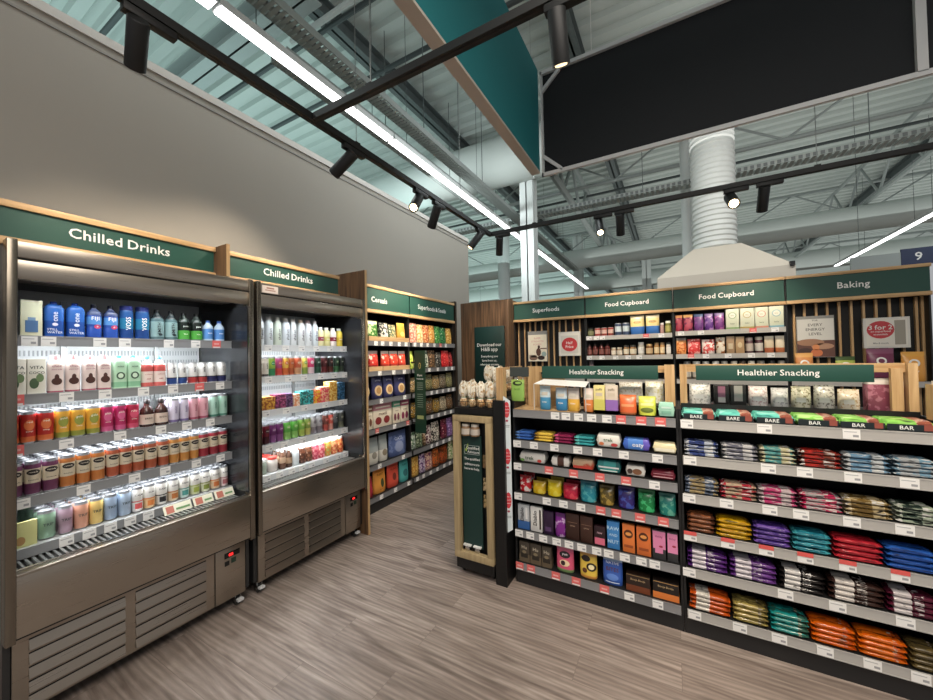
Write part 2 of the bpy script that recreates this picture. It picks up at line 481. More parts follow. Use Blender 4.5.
@memo
def nutbag(w, h, c1='b98d5c', c2='7d5530', name='nut_bag'):
    r = w / 2
    mb = MB()
    body = PR(c1, c2, 60, .35, .5, 'e8d7b8'); neck = PR('efe8d8', 'c4a67c', 48, .4, .56)  # tan blotches on the neck paint in the shade between ruffles
    P = [(r * .7, 0), (r, .08 * h), (r * .96, .22 * h), (r * .72, .31 * h), (r * .52, .35 * h), (r * .58, .39 * h), (r * .98, .5 * h), (r * 1.03, .68 * h), (r * .96, .87 * h), (r * .4, h)]
    rings = []
    for i, (q, z) in enumerate(P):
        ring = []
        for k in range(28):
            a = 2 * PI * k / 28; wob = 1 + (.15 * math.sin(7 * a + i * .9) if i > 4 else .05 * math.sin(3 * a + i))
            ring.append((q * wob * math.cos(a), q * wob * math.sin(a), z + (.05 * h * math.sin(5 * a + i) if i >= 7 else 0)))
        rings.append(ring)
    mb.loft(rings, None, [body] * 3 + [neck] * 6)
    bw = MB(); bw.lathe([(r * .55, .345 * h), (r * .61, .365 * h), (r * .55, .385 * h)], M('2f7a4f', .4), seg=12)
    return Proto(name, mb, [('tie', bw)])

# ------------------------------------------------------------------ placing rows
USED = set()
def lab_check(s):
    n = len(s.replace(',', '').split())
    if n > 16 or n < 4: print('LABEL LENGTH', n, s)
    if s in USED: print('LABEL TWICE', s)
    USED.add(s)
    return s

FGL = FRONT(-.99, 2.38); FGR = FRONT(.022, 2.38); F1 = LEFT(-2.40, .387); F2 = LEFT(-2.40, 1.438)
def row(F, z, items, where, group, dep=.012, deep=1, name=None, cat='drink'):
    """items: (u0, u1, description, maker of width, [depth of each copy row], [category], [z offset])"""
    tot = {}
    for it in items: tot[it[2]] = tot.get(it[2], 0) + 1
    seen = {}
    for it in items:
        u0, u1, desc, mk = it[:4]
        opt = it[4] if len(it) > 4 else {}
        seen[desc] = seen.get(desc, 0) + 1
        if F is F1: u0, u1 = [.037 + (q - .037) * .984 for q in (u0, u1)]
        elif F is F2: u0, u1 = [.1 + (q - .1) * .966 for q in (u0, u1)]
        elif F is FGL: u0, u1 = [.019 + q * .98 for q in (u0, u1)]
        w = (u1 - u0) * .97
        p = mk(round(w, 4))
        who = desc if tot[desc] == 1 else f'{ORD[seen[desc] - 1]} {desc} from the left'
        nd = opt.get('deep', deep)
        for j in range(nd):
            rz = RND.uniform(-.06, .06) if p.name == 'drinks_can' else 0
            loc = F @ Vector(((u0 + u1) / 2, opt.get('dep', dep) - p.y0 + j * (p.dy + .004) + .002, z + .001 + opt.get('z', 0)))
            o = p.place(Matrix.Translation(loc) @ F.to_3x3().to_4x4() @ Matrix.Rotation(rz, 4, 'Z'))
            back = '' if nd == 1 else (', front row' if j == 0 else f', {ORD[j]} row back')
            tag(o, lab_check(f'{who}{back}, {where}'), opt.get('cat', cat), group)

def tickets(mb_shelf, F_parent, us, z, dep, h=.045, w=.05, red=(), name='price_ticket', under=False):
    for i, u in enumerate(us):
        mb = MB(); r = i in red
        mb.box(u - w / 2, u + w / 2, dep - .003, dep - .0012, z - h, z + (.004 if r else 0), M('ef6763', .5) if r else TICK)
        if r: mb.box(u - w / 2 + .004, u + w / 2 - .004, dep - .0036, dep - .003, z - h * .97, z - h * .8, TICK); mb.box(u - w * .3, u + w * .3, dep - .0036, dep - .003, z - h * .5, z - h * .3, M('f6b4b0'))
        else:
            mb.box(u + w * .08, u + w * .4, dep - .0034, dep - .003, z - h * .78, z - h * .55, M('a4a5a8'))
            mb.box(u - w * .42, u + w * .3, dep - .0034, dep - .003, z - h * .3, z - h * .22, M('b9babd'))
        o = mb.build(name, mb_shelf)
        if r: o['label'] = 'red offer price ticket'

# ------------------------------------------------------------------ room
mb = MB(); mb.box(-14, 12, -4, 40, -.1, 0, FLOOR); struct('floor', mb)
mb = MB(); mb.box(-3.35, -3.2, -4, 5.83, 0, 3.66, GREYWALL); struct('wall_left', mb)
mb = MB(); mb.box(-3.36, -3.185, -4, 5.835, 3.66, 3.72, M('c6c1b9', .5)); mb.box(-3.2, -3.192, -4, 5.83, 3.6, 3.615, M('8d8983', .6)); struct('trim_1', mb)
mb = MB(); mb.box(-14, 12, 40, 40.2, 0, 7.2, mat_wall('far_wall_paint', '8e9b99')); struct('wall_back', mb)
mb = MB(); mb.box(-14.2, -14, -4, 40, 0, 7.2, mat_wall('side_wall_paint', '9aa6a3')); struct('wall_far_left', mb)
mb = MB()   # trapezoidal roof deck, ribs along x
ZR = 6.5; P_ = .3; y = -4.; prof = []
while y < 40:
    prof += [(y, ZR), (y + .13, ZR), (y + .16, ZR + .07), (y + .27, ZR + .07)]; y += P_
vs = []; fs = []
for (y, z) in prof: vs += [(-14, y, z), (12, y, z)]
for i in range(len(prof) - 1): fs.append((2 * i, 2 * i + 1, 2 * i + 3, 2 * i + 2))
mb.add(vs, fs, DECK); struct('ceiling', mb)

STRUCTW = M('949d9b', .5); STRUCTD = M('566060', .55)
def beam_x(y, z, h, w, x0=-14, x1=12, mat=STRUCTW):
    mb = MB(); mb.box(x0, x1, y - w / 2, y + w / 2, z, z + .02, mat); mb.box(x0, x1, y - .012, y + .012, z, z + h, mat); mb.box(x0, x1, y - w / 2, y + w / 2, z + h - .02, z + h, mat)
    return struct('ceiling_beam', mb)
def beam_y(x, z, h, w, y0, y1, mat=STRUCTD):
    mb = MB(); mb.box(x - w / 2, x + w / 2, y0, y1, z, z + .02, mat); mb.box(x - .015, x + .015, y0, y1, z, z + h, mat); mb.box(x - w / 2, x + w / 2, y0, y1, z + h - .02, z + h, mat)
    return struct('ceiling_beam', mb)
def truss(axis, c, z0, z1, a0, a1, n, mat=STRUCTW, r=.045):
    mb = MB()
    P = lambda a, z: (a, c, z) if axis == 'x' else (c, a, z)
    for z in (z0, z1):
        mb.tube([P(a0, z), P(a1, z)], r * 1.3, mat, 6)
    for i in range(n):
        t0 = a0 + (a1 - a0) * i / n; t1 = a0 + (a1 - a0) * (i + 1) / n; tm = (t0 + t1) / 2
        mb.tube([P(t0, z1), P(tm, z0)], r * .7, mat, 6); mb.tube([P(tm, z0), P(t1, z1)], r * .7, mat, 6)
    return struct('ceiling_beam', mb)
beam_x(2.75, 5.75, .32, .3, -14, -3.5)
beam_x(.6, 5.9, .28, .22)
for y_ in (8.6, 14.6, 22): truss('x', y_, 5.4, 6.3, -14, 12, 9, r=.032)
truss('y', -2.05, 5.3, 6.3, 7.4, 39, 18, r=.06)
truss('y', 4.4, 5.3, 6.3, 6, 39, 18, r=.04)
for x_ in (-4.05, -1.2, 5.4): beam_y(x_, 6.2, .26, .2, -4, 40)
for y_ in (1.9, 3.4, 4.35, 10.8, 17): 
    mb = MB(); mb.tube([(-14, y_, 6.1), (12, y_, 6.1)], .035, M('3d4546', .5), 8); struct('ceiling_pipe', mb)
mb = MB(); mb.tube([(-4.2, 3.0, 5.7), (-1.2, 3.0, 5.7)], .035, M('b9c0bd', .5), 8); struct('ceiling_pipe', mb)
# columns
def column(x, y, s, round_=False):
    mb = MB()
    if round_: mb.tube([(x, y, 0), (x, y, 6.5)], s / 2, M('d7dddb', .45), 20)
    else:
        mb.box(x - s / 2, x + s / 2, y - s / 2, y - s / 2 + .02, 0, 6.5, M('dfe4e2', .4)); mb.box(x - s / 2, x + s / 2, y + s / 2 - .02, y + s / 2, 0, 6.5, M('dfe4e2', .4)); mb.box(x - .012, x + .012, y - s / 2, y + s / 2, 0, 6.5, M('dfe4e2', .4))
    struct('column', mb)
column(-2.44, 7.0, .27); column(-5.15, 12, .42, True); column(-4.9, 13.6, .3); column(-3.3, 15.5, .34); column(-.9, 18, .35); column(.3, 8.0, .17, True)

# ventilation
def duct(name, label, path, r, mat, group=None, ribs=0):
    mb = MB(); mb.tube(path, r, mat, 28)
    o = mb.build(name); tag(o, label, 'duct', group); return o
FABRIC = mat_wall('duct_skin', 'c9d0cc', .6, .05)
duct('ventilation_duct', 'fat pale ventilation duct crossing above the end of the grey wall', [(-14, 6.7, 5.45), (-.6, 6.7, 5.45)], .46, FABRIC)
duct('ventilation_duct', 'nearer of two slim pale ducts crossing the distant roof', [(-12, 13.2, 4.95), (11, 13.2, 4.95)], .33, FABRIC)
duct('ventilation_duct', 'farther of two slim pale ducts crossing the distant roof', [(-12, 19.5, 5.2), (11, 19.5, 5.2)], .38, FABRIC)
t = thing('extractor_hood', 'cream pyramid extractor hood with ribbed vertical duct behind the rear shelving', 'extractor hood', Matrix.Translation((.63, 7, 2.3)))
mb = MB(); mb.loft([[(-.8, -.75, 0), (.8, -.75, 0), (.8, .75, 0), (-.8, .75, 0)], [(-.8, -.75, .4), (.8, -.75, .4), (.8, .75, .4), (-.8, .75, .4)], [(-.3, -.3, .88), (.3, -.3, .88), (.3, .3, .88), (-.3, .3, .88)]], M('d5cbbb', .5), smooth=False); mb.build('canopy', t)
mb = MB(); pr = []
z = .885
while z < 4.15: pr += [(.285, z), (.305, z + .02), (.285, z + .075)]; z += .08
mb.lathe(pr, M('dde1de', .4), seg=30); mb.build('ribbed_duct', t)
mb = MB(); mb.box(.74, .79, -.78, -.72, .38, .44, BLACK); mb.build('bracket', t)

def tray(name, label, x0, x1, y0, y1, z, along, group):
    mb = MB(); g = M('aab0ad', .45, .6)
    if along == 'y':
        for x in (x0, x1): mb.box(x - .004, x + .004, y0, y1, z, z + .07, g)
        y = y0
        while y < y1: mb.box(x0, x1, y, y + .034, z, z + .006, g); y += .05
        mb.box((x0 + x1) / 2 - .02, (x0 + x1) / 2 + .02, y0, y1, z + .006, z + .03, M('8b9191', .6))
    else:
        for y in (y0, y1): mb.box(x0, x1, y - .004, y + .004, z, z + .07, g)
        x = x0
        while x < x1: mb.box(x, x + .05, y0, y1, z, z + .006, g); x += .085
        x = x0
        while x < x1: mb.box(x, x + .05, y0 - .006, y0 - .003, z + .008, z + .062, M('6d7373', .5)); x += .085
    for q in ((1.35, 3.9, 5.6, 8.2) if along == 'y' else (-6.2, -3.4, -.4, 2.6, 7.2)):
        if along == 'y' and not y0 < q < y1: continue
        p = ((x0 + x1) / 2, q) if along == 'y' else (q, (y0 + y1) / 2)
        mb.tube([(*p, z + .03), (*p, 6.19)], .006, STRUCTD, 5)
    tag(mb.build(name), label, 'cable tray', group)
tray('hanging_cable_tray', 'perforated cable tray running close beside the long white light line', -2.86, -2.68, -1, 12.6, 4.42, 'y', 'trays')
tray('hanging_cable_tray', 'perforated cable tray on the wall side of the long light line', -3.55, -3.3, 2.3, 7.2, 4.66, 'y', 'trays')
tray('hanging_cable_tray', 'perforated cable tray crossing the aisle above the rear shelving', -8, 10, 7.42, 7.66, 4.52, 'x', 'trays')

# linear lights
def light_line(x, z, y0, y1, seg, where, group):
    n = int((y1 - y0) / seg)
    for i in range(n):
        a = y0 + i * seg; b = a + seg - .02
        t = thing('linear_light', lab_check(f'{ORD[i]} white strip light from the camera in the {where} light line'), 'light', Matrix.Translation((x, a, z)), group)
        mb = MB(); mb.box(-.06, .06, 0, b - a, .012, .07, M('d9dcdb', .4)); mb.build('housing', t)
        mb = MB(); mb.box(-.052, .052, .01, b - a - .01, 0, .012, M('ffffff', .4, emit=5)); mb.build('diffuser', t)
        for q in (.3, b - a - .3):
            if not any(lo < a + q < hi for lo, hi in ((6.1, 7.75), (12.7, 13.7), (19, 20))):
                mb = MB(); mb.tube([(0, q, .07), (0, q, 6.19 - z)], .004, STRUCTD, 5); mb.build('hanger', t)
light_line(-2.9, 4.2, -.5, 15.1, 1.95, 'long nearest', 'strip lights of the long line')
light_line(4.55, 4.2, 6.5, 16, 2.3, 'line over the aisle sign', 'strip lights by the aisle sign')
light_line(-8.8, 4.2, 8, 18, 2.4, 'line beyond the grey wall', 'strip lights beyond the wall')

# hanging fabric boards
t = thing('hanging_banner', 'long teal fabric banner with pale frame hanging above the aisle', 'banner', Matrix.Translation((-1.13, .2, 3.38)))
mb = MB(); mb.box(.012, .03, 0, 3.32, .02, 1.04, TEAL); mb.build('fabric_panel', t)
mb = MB(); mb.box(-.055, .012, 0, 3.32, .02, 1.05, M('a89a8e', .5)); mb.box(-.055, .03, 0, 3.32, 0, .02, M('cdbfb2', .5)); mb.build('frame', t)
for y_ in (.8, 2.4): mb = MB(); mb.tube([(0, y_, 1.05), (0, y_, 3.1)], .003, WHITE, 5); mb.build('hanging_wire', t)
t = thing('hanging_board', 'large black fabric board in a white metal frame hanging overhead', 'board', Matrix.Translation((-1.09, 3.55, 3.36)))
mb = MB(); mb.box(.02, 5.2, .03, .045, .03, 1.05, BLACKF); mb.build('fabric_panel', t)
WF = M('dcdcdc', .4)
mb = MB(); mb.box(0, 5.2, 0, .03, 0, .035, WF); mb.box(0, 5.2, 0, .03, 1.03, 1.065, WF); mb.box(0, .018, 0, .03, 0, 1.06, WF); mb.box(2.55, 2.6, 0, .03, .03, 1.04, WF); mb.box(5.16, 5.2, 0, .03, 0, 1.06, WF); mb.build('frame', t)
for z0, z1 in ((.2, .03), (.86, 1.03)):
    mb = MB(); d_ = Vector((.2, 0, z1 - z0)); 
    mb.loft([[(.015, .0, z0 - .02), (.015, .025, z0 - .02), (.015, .025, z0 + .025), (.015, .0, z0 + .025)], [(.2, .0, z1 - .02), (.2, .025, z1 - .02), (.2, .025, z1 + .02), (.2, .0, z1 + .02)]], WF, smooth=False); mb.build('corner_brace', t)
for x_ in (.5, 2.6, 4.8): mb = MB(); mb.tube([(x_, .015, 1.065), (x_, .015, 3.12)], .003, WHITE, 5); mb.build('hanging_wire', t)

# track rails and spots
TR = M('0d0d0e', .55)
def rail(label, a, b):
    a = Vector(a); b = Vector(b); d = (b - a)
    t = thing('track_rail', label, 'track rail', Matrix.Translation(a), 'black lighting track')
    mb = MB()
    if abs(d.x) > abs(d.y): mb.box(0, d.x, -.022, .022, 0, .04, TR); mb.box(0, d.x, -.006, .006, -.002, 0, M('1c1819', .5))
    else: mb.box(-.022, .022, 0, d.y, 0, .04, TR); mb.box(-.006, .006, 0, d.y, -.002, 0, M('1c1819', .5))
    mb.build('profile', t)
    for f in (.1, .55, .85):
        p = d * f; mb = MB()
        mb.tube([(p.x, p.y, .034), (p.x, p.y, 6.48 - a.z)], .0025, M('9aa0a0', .4), 5); mb.box(p.x - .02, p.x + .02, p.y - .02, p.y + .02, .034, .05, TR)
        mb.build('suspension_wire', t)
rail('black lighting track running parallel to the grey wall', (-1.85, -.8, 3.), (-1.85, 3.94, 3.))
rail('black lighting track crossing in front of the rear shelving', (-1.826, 3.92, 3.), (3.4, 3.92, 3.))
rail('black lighting track crossing overhead in front of the teal banner', (-1.826, 1.46, 3.), (2.6, 1.46, 3.))

def spot(x, y, aim, label, along, power=40, on=True, glow=12, size=1., off=0.):
    t = thing('track_spot', label, 'spotlight', Matrix.Translation((x, y, 3.)), 'black track spots')
    mb = MB()
    if along == 'y': mb.box(-.019, .019, -.05 + off, .13 + off, -.037, -.003, TR, .003)
    else: mb.box(-.05 + off, .13 + off, -.019, .019, -.037, -.003, TR, .003)
    mb.build('adapter_box', t)
    mb = MB(); mb.tube([(0, 0, -.035), (0, 0, -.075)], .012, TR, 10); mb.build('swivel_arm', t)
    d = (Vector(aim) - Vector((x, y, 2.93))).normalized()
    q = Vector((0, 0, 1)).rotation_difference(d).to_matrix().to_4x4(); q.translation = Vector((0, 0, -.085))
    L_ = .17 * size; r = .043 * size
    mb = MB(); mb.M = q; mb.lathe([(r * .9, -.05 * size), (r, -.045 * size), (r, L_), (r * .9, L_), (r * .82, L_ - .015)], TR, seg=22); mb.build('head', t)
    mb = MB(); mb.M = q; mb.lathe([(r * .7, L_ - .006), (r * .68, L_ + .001)], M('ffe2b0', .4, emit=glow) if on else M('2a2a2a', .2), seg=18); tag(mb.build('lens', t), 'glowing warm lens' if on else 'unlit dark lens')
    if on:
        l = bpy.data.lights.new('spot_lamp', 'SPOT'); l.energy = power; l.color = (1, .86, .68); l.spot_size = math.radians(74); l.spot_blend = .8; l.shadow_soft_size = .04
        lo = bpy.data.objects.new('spot_lamp', l); COL.objects.link(lo)
        p = Vector((x, y, 2.915)) + d * (L_ + .02)
        lo.location = p; lo.rotation_euler = d.to_track_quat('-Z', 'Y').to_euler()
SPOTS = [
    (-1.85, .63, (-2.9, .9, 2.1), 'near black spotlight above the first chiller, aimed at the wall', 'y', 44, True, 2, .85),
    (-1.85, 1.74, (-2.9, 1.6, 2.25), 'black spotlight aimed down at the second chiller sign', 'y', 64, True, 2, .9),
    (-1.85, 2.5, (-1.35, .9, 1.25), 'lit spotlight facing the aisle above the second chiller', 'y', 10, True, 22, .95),
    (-1.85, 2.78, (-2.8, 3.3, 1.7), 'black spotlight just past the lit one, aimed at the cereals', 'y', 90, True, 3, .95),
    (-1.85, 3.62, (-2.75, 3.1, 1.6), 'last black spotlight before the track corner', 'y', 80, True, 3, .95),
    (-1.73, 3.92, (-2.2, 4.8, 1.6), 'first black spotlight after the track corner', 'x', 50, True, 3, .95),
    (-.62, 3.92, (-.2, 2.6, .8), 'lit spotlight facing forward above the food cupboard shelves', 'x', 28, True, 22, .9),
    (-.42, 3.92, (-.5, 4.9, 1.6), 'black spotlight beside the lit one, aimed at the food cupboard', 'x', 70, True, 3, .95),
    (.48, 3.92, (.55, 1.5, 1.3), 'dazzling lit spotlight in front of the ribbed duct', 'x', 30, True, 40, 1.05),
    (.71, 3.92, (.7, 4.9, 1.6), 'black spotlight beside the dazzling one', 'x', 70, True, 3, .95),
    (-.37, 1.46, (-.45, 2.5, .9), 'large black spotlight overhead in front of the black board', 'x', 60, True, 2, .85),
    (.3, 1.46, (.35, 2.6, .9), 'second black spotlight from the teal banner on the overhead crossing track', 'x', 52, True, 2, .85),
    (1.0, 1.46, (.9, 2.6, .8), 'third black spotlight from the teal banner on the overhead crossing track', 'x', 52, True, 2, .85),

]
for s in SPOTS: spot(s[0], s[1], s[2], s[3], s[4], s[5], s[6], s[7], s[8])

# ------------------------------------------------------------------ helpers for fixtures
def lettering(parent, body, width, u, z, dep, mat=WHITE, align='C', size=None):
    g = glyphs(body); mb = MB()
    mb.text(body, size or width / g[2], u, z, mat, flat(dep), False, align)
    return mb.build('lettering', parent)

def header(parent, u0, u1, dep, z0, z1, body, width, uc, zc, board=GREEN, trim=.03, low=.035, wood=OAK):
    mb = MB(); mb.box(u0 + .008, u1 - .008, dep + .012, dep + .03, z0 + low, z1 - trim, board); b = mb.build('header_board', parent)
    mb = MB(); mb.box(u0, u1, dep, dep + .12, z1 - trim, z1, wood, .002); mb.build('header_top_trim', parent)
    mb = MB(); mb.box(u0, u1, dep, dep + .05, z0, z0 + low, wood, .002); mb.build('header_lower_trim', parent)
    if body: lettering(b, body, width, uc, zc, dep + .0105)
    return b

def shelf(parent, u0, u1, d0, d1, z, mat=DARK, railmat=GREYPL, h=.048, thick=.022, wires=False):
    mb = MB(); mb.box(u0, u1, d0 + .004, d1, z - thick, z, mat)
    s = mb.build('shelf', parent)
    mb = MB(); mb.box(u0, u1, d0, d0 + .004, z - h, z, railmat); mb.box(u0, u1, d0 - .0022, d0, z - h, z - h + .004, railmat); mb.box(u0, u1, d0 - .0022, d0, z - .003, z + .004, railmat)
    mb.build('ticket_rail', s)
    return s

# ------------------------------------------------------------------ drinks chillers
def chiller(F, W, label, zs, led=9, railm=M('8f9194', .35)):
    t = thing('drinks_chiller', label, 'fridge', F)
    for a, b in ((0, .03), (W - .03, W)):
        mb = MB(); mb.box(a, b, 0, .07, .415, 2.106, STEELV, .003); mb.build('front_post', t)
        mb = MB(); mb.box(a + .004, b - .004, .07, .745, .09, 2.1, M('2a2a2a', .3), 0); g = mb.build('side_panel', t)
        mb = MB(); x = .03 if a == 0 else W - .03; mb.box(min(x, x + (.004 if a == 0 else -.004)), max(x, x + (.004 if a == 0 else -.004)), .02, .6, .72, 1.93, M('34363a', .22, .3)); mb.build('inner_glass', g)
    mb = MB(); mb.box(.03, W - .03, .006, .03, 2.03, 2.1, STEEL, .003); mb.box(.03, W - .03, .012, .03, 1.94, 2.022, STEEL, .003); mb.box(.03, W - .03, .03, .745, 2.05, 2.1, STEEL); mb.box(.03, W - .03, .014, .03, 2.02, 2.032, BLACK); mb.build('canopy', t)
    mb = MB(); mb.box(.03, W - .03, .13, .6, 1.97, 2.02, M('22201e', .4)); mb.box(.05, W - .05, .14, .2, 1.962, 1.97, M('b5b1aa', .3)); mb.box(.05, W - .05, .22, .24, 1.962, 1.97, M('6f6b66', .3)); mb.box(.05, W - .05, .27, .29, 1.962, 1.97, M('6f6b66', .3)); mb.build('air_outlet', t)
    mb = MB(); mb.box(.03, W - .03, .64, .745, .09, 2.05, M('dfe3e4', .35)); b = mb.build('back_panel', t)
    for z in (1.56, 1.62, 1.32, 1.37, 1.09, 1.86):
        mb = MB(); x = .05
        while x < W - .05: mb.box(x, x + .006, .637, .64, z, z + .03, M('aab0b3', .5)); x += .016
        mb.build('vent_slot_row', b)
    for u in (.3 * W, .72 * W):
        mb = MB(); mb.box(u - .012, u + .012, .625, .638, .75, 1.93, M('a9adaf', .35, .5)); mb.build('shelf_upright', t)
    # lower front
    mb = MB(); mb.box(.03, W - .03, .004, .03, .432, .685, STEEL, .003); mb.box(.03, W - .03, .0, .05, .685, .697, STEEL, .003); mb.build('front_panel', t)
    mb = MB(); mb.box(.03, W - .03, .05, .64, .66, .675, M('3a3a39', .4)); x = .04
    while x < W - .05: mb.box(x, x + .009, .06, .19, .676, .69, M('b8bab8', .3, .8)); x += .022
    mb.box(.03, W - .03, .052, .06, .675, .7, M('9a9c9b', .2, .8)); mb.build('air_grille', t)
    mb = MB(); c1 = W * .79
    mb.box(.03, W - .035, .07, .64, .085, .43, M('141414', .6)); mb.box(.03, W - .03, .03, .07, .415, .432, BLACK); mb.build('chassis', t)
    base = MB(); base.box(.028, c1 - .004, .056, .07, .085, .413, STEEL)
    base = base.build('louvre_panel', t)
    mb = MB()
    for a, b in ((.075, .075 + W * .31), (.075 + W * .35, c1 - .05)):
        for k in range(5):
            z = .385 - k * .06
            mb.add([(a, .0555, z), (b, .0555, z), (b, .044, z - .043), (a, .044, z - .043), (a, .0555, z - .045), (b, .0555, z - .045)], [(0, 1, 2, 3), (3, 2, 5, 4), (0, 3, 4), (1, 5, 2)], STEEL)
            mb.box(a, b, .0545, .0558, z - .002, z + .004, BLACK)
    mb.build('louvre', base)
    mb = MB(); mb.box(c1, W - .04, .05, .07, .085, .413, STEEL, .002); cp = mb.build('control_panel', t)
    mb = MB(); mb.box(c1 + .05, W - .075, .047, .05, .345, .378, M('0a0a0a', .2), .001); mb.box(c1 + .075, c1 + .1, .0462, .047, .354, .369, M('e02020', .4, emit=2.5)); mb.build('temperature_display', cp)
    mb = MB(); mb.box(c1 + .052, c1 + .078, .046, .05, .3, .328, BLACK, .001); mb.box(c1 + .09, c1 + .118, .046, .05, .305, .335, M('1d3b2c', .3), .001); mb.build('power_switch', cp)
    for u in (.05, W - .07):
        for d in (.1, .66):
            mb = MB(); mb.M = Matrix.Translation((u, d, .034)) @ Matrix.Rotation(PI / 2, 4, 'Y'); mb.lathe([(.028, -.012), (.033, -.009), (.033, .009), (.028, .012)], M('2c2c2c', .5), seg=18); mb.M = None
            mb.box(u - .018, u - .014, d - .02, d + .02, .03, .085, CHROME); mb.box(u + .014, u + .018, d - .02, d + .02, .03, .085, CHROME); mb.box(u - .018, u + .018, d - .055, d - .03, .038, .052, M('d8d8d8', .4))
            mb.build('caster', t)
    S = []
    for i, z in enumerate(zs[:4]):
        s = shelf(t, .036, W - .036, .2, .62, z, M('d4d7d9', .3, .3), railm, .045, .012); S.append(s)
        mb = MB(); mb.box(.08, W - .08, .21, .235, z - .03, z - .014, M('ffffff', .4, emit=led * .6)); mb.build('light_strip', s)
    mb = MB(); mb.box(.036, W - .036, .2, .62, .722, .735, M('c9cccd', .3, .3)); s = mb.build('shelf', t)
    mb = MB(); mb.box(.036, W - .036, .196, .2, .69, .735, railm); mb.build('ticket_rail', s); S.append(s)
    for z in (1.68, 1.40, 1.17, .93, 1.94):
        l = bpy.data.lights.new('shelf_lamp', 'AREA'); l.shape = 'RECTANGLE'; l.size = W * .8; l.size_y = .03; l.energy = {1.68: 5., 1.4: 3., 1.17: 2.1, .93: 1.9}.get(z, 3.2); l.color = (.93, .97, 1)
        lo = bpy.data.objects.new('shelf_lamp', l); COL.objects.link(lo)
        lo.matrix_world = F @ Matrix.Translation((W / 2, .24 if z < 1.9 else .075, z - .025 if z < 1.9 else 2.03)) @ Matrix.Rotation(math.radians(24 if z < 1.9 else 35), 4, 'X')
    return t, S

Z1 = (1.705, 1.434, 1.205, .962, .735); Z2 = (1.685, 1.45, 1.205, .95, .735)
t1, S1 = chiller(F1, 1.03, 'nearer stainless steel open drinks chiller full of cans and bottles', Z1)
t2, S2 = chiller(F2, .985, 'farther stainless steel open drinks chiller beside the wooden end panel', Z2, 9, M('dfe2e4', .35))
H1 = LEFT(-2.54, .0)
for u0, u1, uc, which in ((-.35, 1.258, .808, 'nearer'), (1.282, 2.262, 1.785, 'farther')):
    t = thing('header_sign', f'green board reading Chilled Drinks above the {which} chiller', 'sign', H1, 'chilled drinks signs')
    header(t, u0, u1, 0, 2.106, 2.305, 'Chilled Drinks', .412, uc, 2.216)
def wood_panel(name, label, x0, x1, y0, y1, z0, z1, wood=WALNUT, edge=OAKV, front='x'):
    t = thing(name, label, 'panel', Matrix.Translation(((x0 + x1) / 2, (y0 + y1) / 2, z0)))
    a = (x1 - x0) / 2; b = (y1 - y0) / 2
    mb = MB(); mb.box(-a, a - .004 if front == 'x' else a, -b, b, 0, z1 - z0, wood); mb.build('board', t)
    mb = MB()
    if front == 'x': mb.box(a - .004, a, -b, b, 0, z1 - z0, edge)
    else: mb.box(-a, a, -b - .004, -b, 0, z1 - z0, edge)
    mb.build('edge_strip', t)
wood_panel('wooden_divider', 'short dark wood divider standing between the two chilled drinks signs', -2.60, -2.42, 1.26, 1.28, 2.107, 2.31)
wood_panel('wooden_end_panel', 'tall dark wood panel standing at the end of the farther chiller', -3.1, -2.40, 2.426, 2.45, 0, 2.375)
# note stuck on the farther chiller's canopy
t = thing('paper_notice', 'small pale notice stuck on the canopy of the farther chiller', 'notice', F2)
mb = MB(); mb.box(.04, .155, .0045, .0055, 2.035, 2.085, M('efe0d6', .6)); mb.rect(.06, .135, 2.05, 2.058, M('c49a8c'), flat(.0042)); mb.rect(.07, .125, 2.064, 2.074, M('b88474'), flat(.0042)); mb.build('sheet', t)

g1 = 'drinks in the nearer chiller'; g2 = 'drinks in the farther chiller'
def W_(sh): return f'{sh} shelf of nearer chiller'
def V_(sh): return f'{sh} shelf of farther chiller'
def C(y0, L_): return [(a - y0, b - y0) for a, b in L_]
def mk(us, specs):
    return [(u[0], u[1], *s) for u, s in zip(us, specs)]

O1 = .387
blackt = '1c1c1e'
def water(w): return bottle(w, .175, '1450a8', 'carton', '0f3fae', 5., bands=((.45, .95, '1a66c0'),), arts=(('t', 'STILL\nWATER', .015, 0, .03, 'dfe9ff'), ('o', .0, .062, .02, .016, 'e8f1ff'), ('t', 'one', .03, .002, .1, 'e8f1ff', True)), d=.06)
def fiji(w): return bottle(w, .178, '1d4fb0', 'square', '0e1838', 4., bands=((.4, .62, '4a94dc'), (.66, .9, '3a4a78')), arts=(('t', 'FIJI', .026, 0, .1, 'ffffff'), ('o', .008, .06, .026, .022, 'd83a6a'), ('o', .008, .06, .008, .007, 'ffffff')))
def voss(w): return bottle(w, .185, '1b5aa0', 'tall', '26358a', 2., bands=((0, .3, '1a4a92'), (.3, .62, '1583ac')), arts=(('t', 'VOSS', .03, 0, .085, 'ffffff', True),))
def clearb(w): return bottle(w, .178, '5a7a7e', 'round', '14181a', 2., bands=((.7, 1, '2f3a3c'),), label=(.1, .6, '8cb0b0'), arts=(('t', 'SMITH', .024, 0, .066, '1a262a', True), ('o', .006, .03, .02, .014, '24343a')))
def greenb(w): return bottle(w, .172, '5a6a60', 'round', '141816', 2., bands=((.05, .36, '46a832'), (.36, .66, '1a241e'), (.66, .9, '3a4640')), arts=(('t', 'pure', .014, 0, .085, 'f2f6ee'), ('t', 'lime', .012, 0, .04, 'eaf6d8')))
def smallw(w): return bottle(w, .135, 'b9d0e6', 'round', '2a62c0', 2., bands=((.1, .58, '4f8fd6'),), arts=(('t', 'aqua', .013, 0, .05, 'ffffff'),))
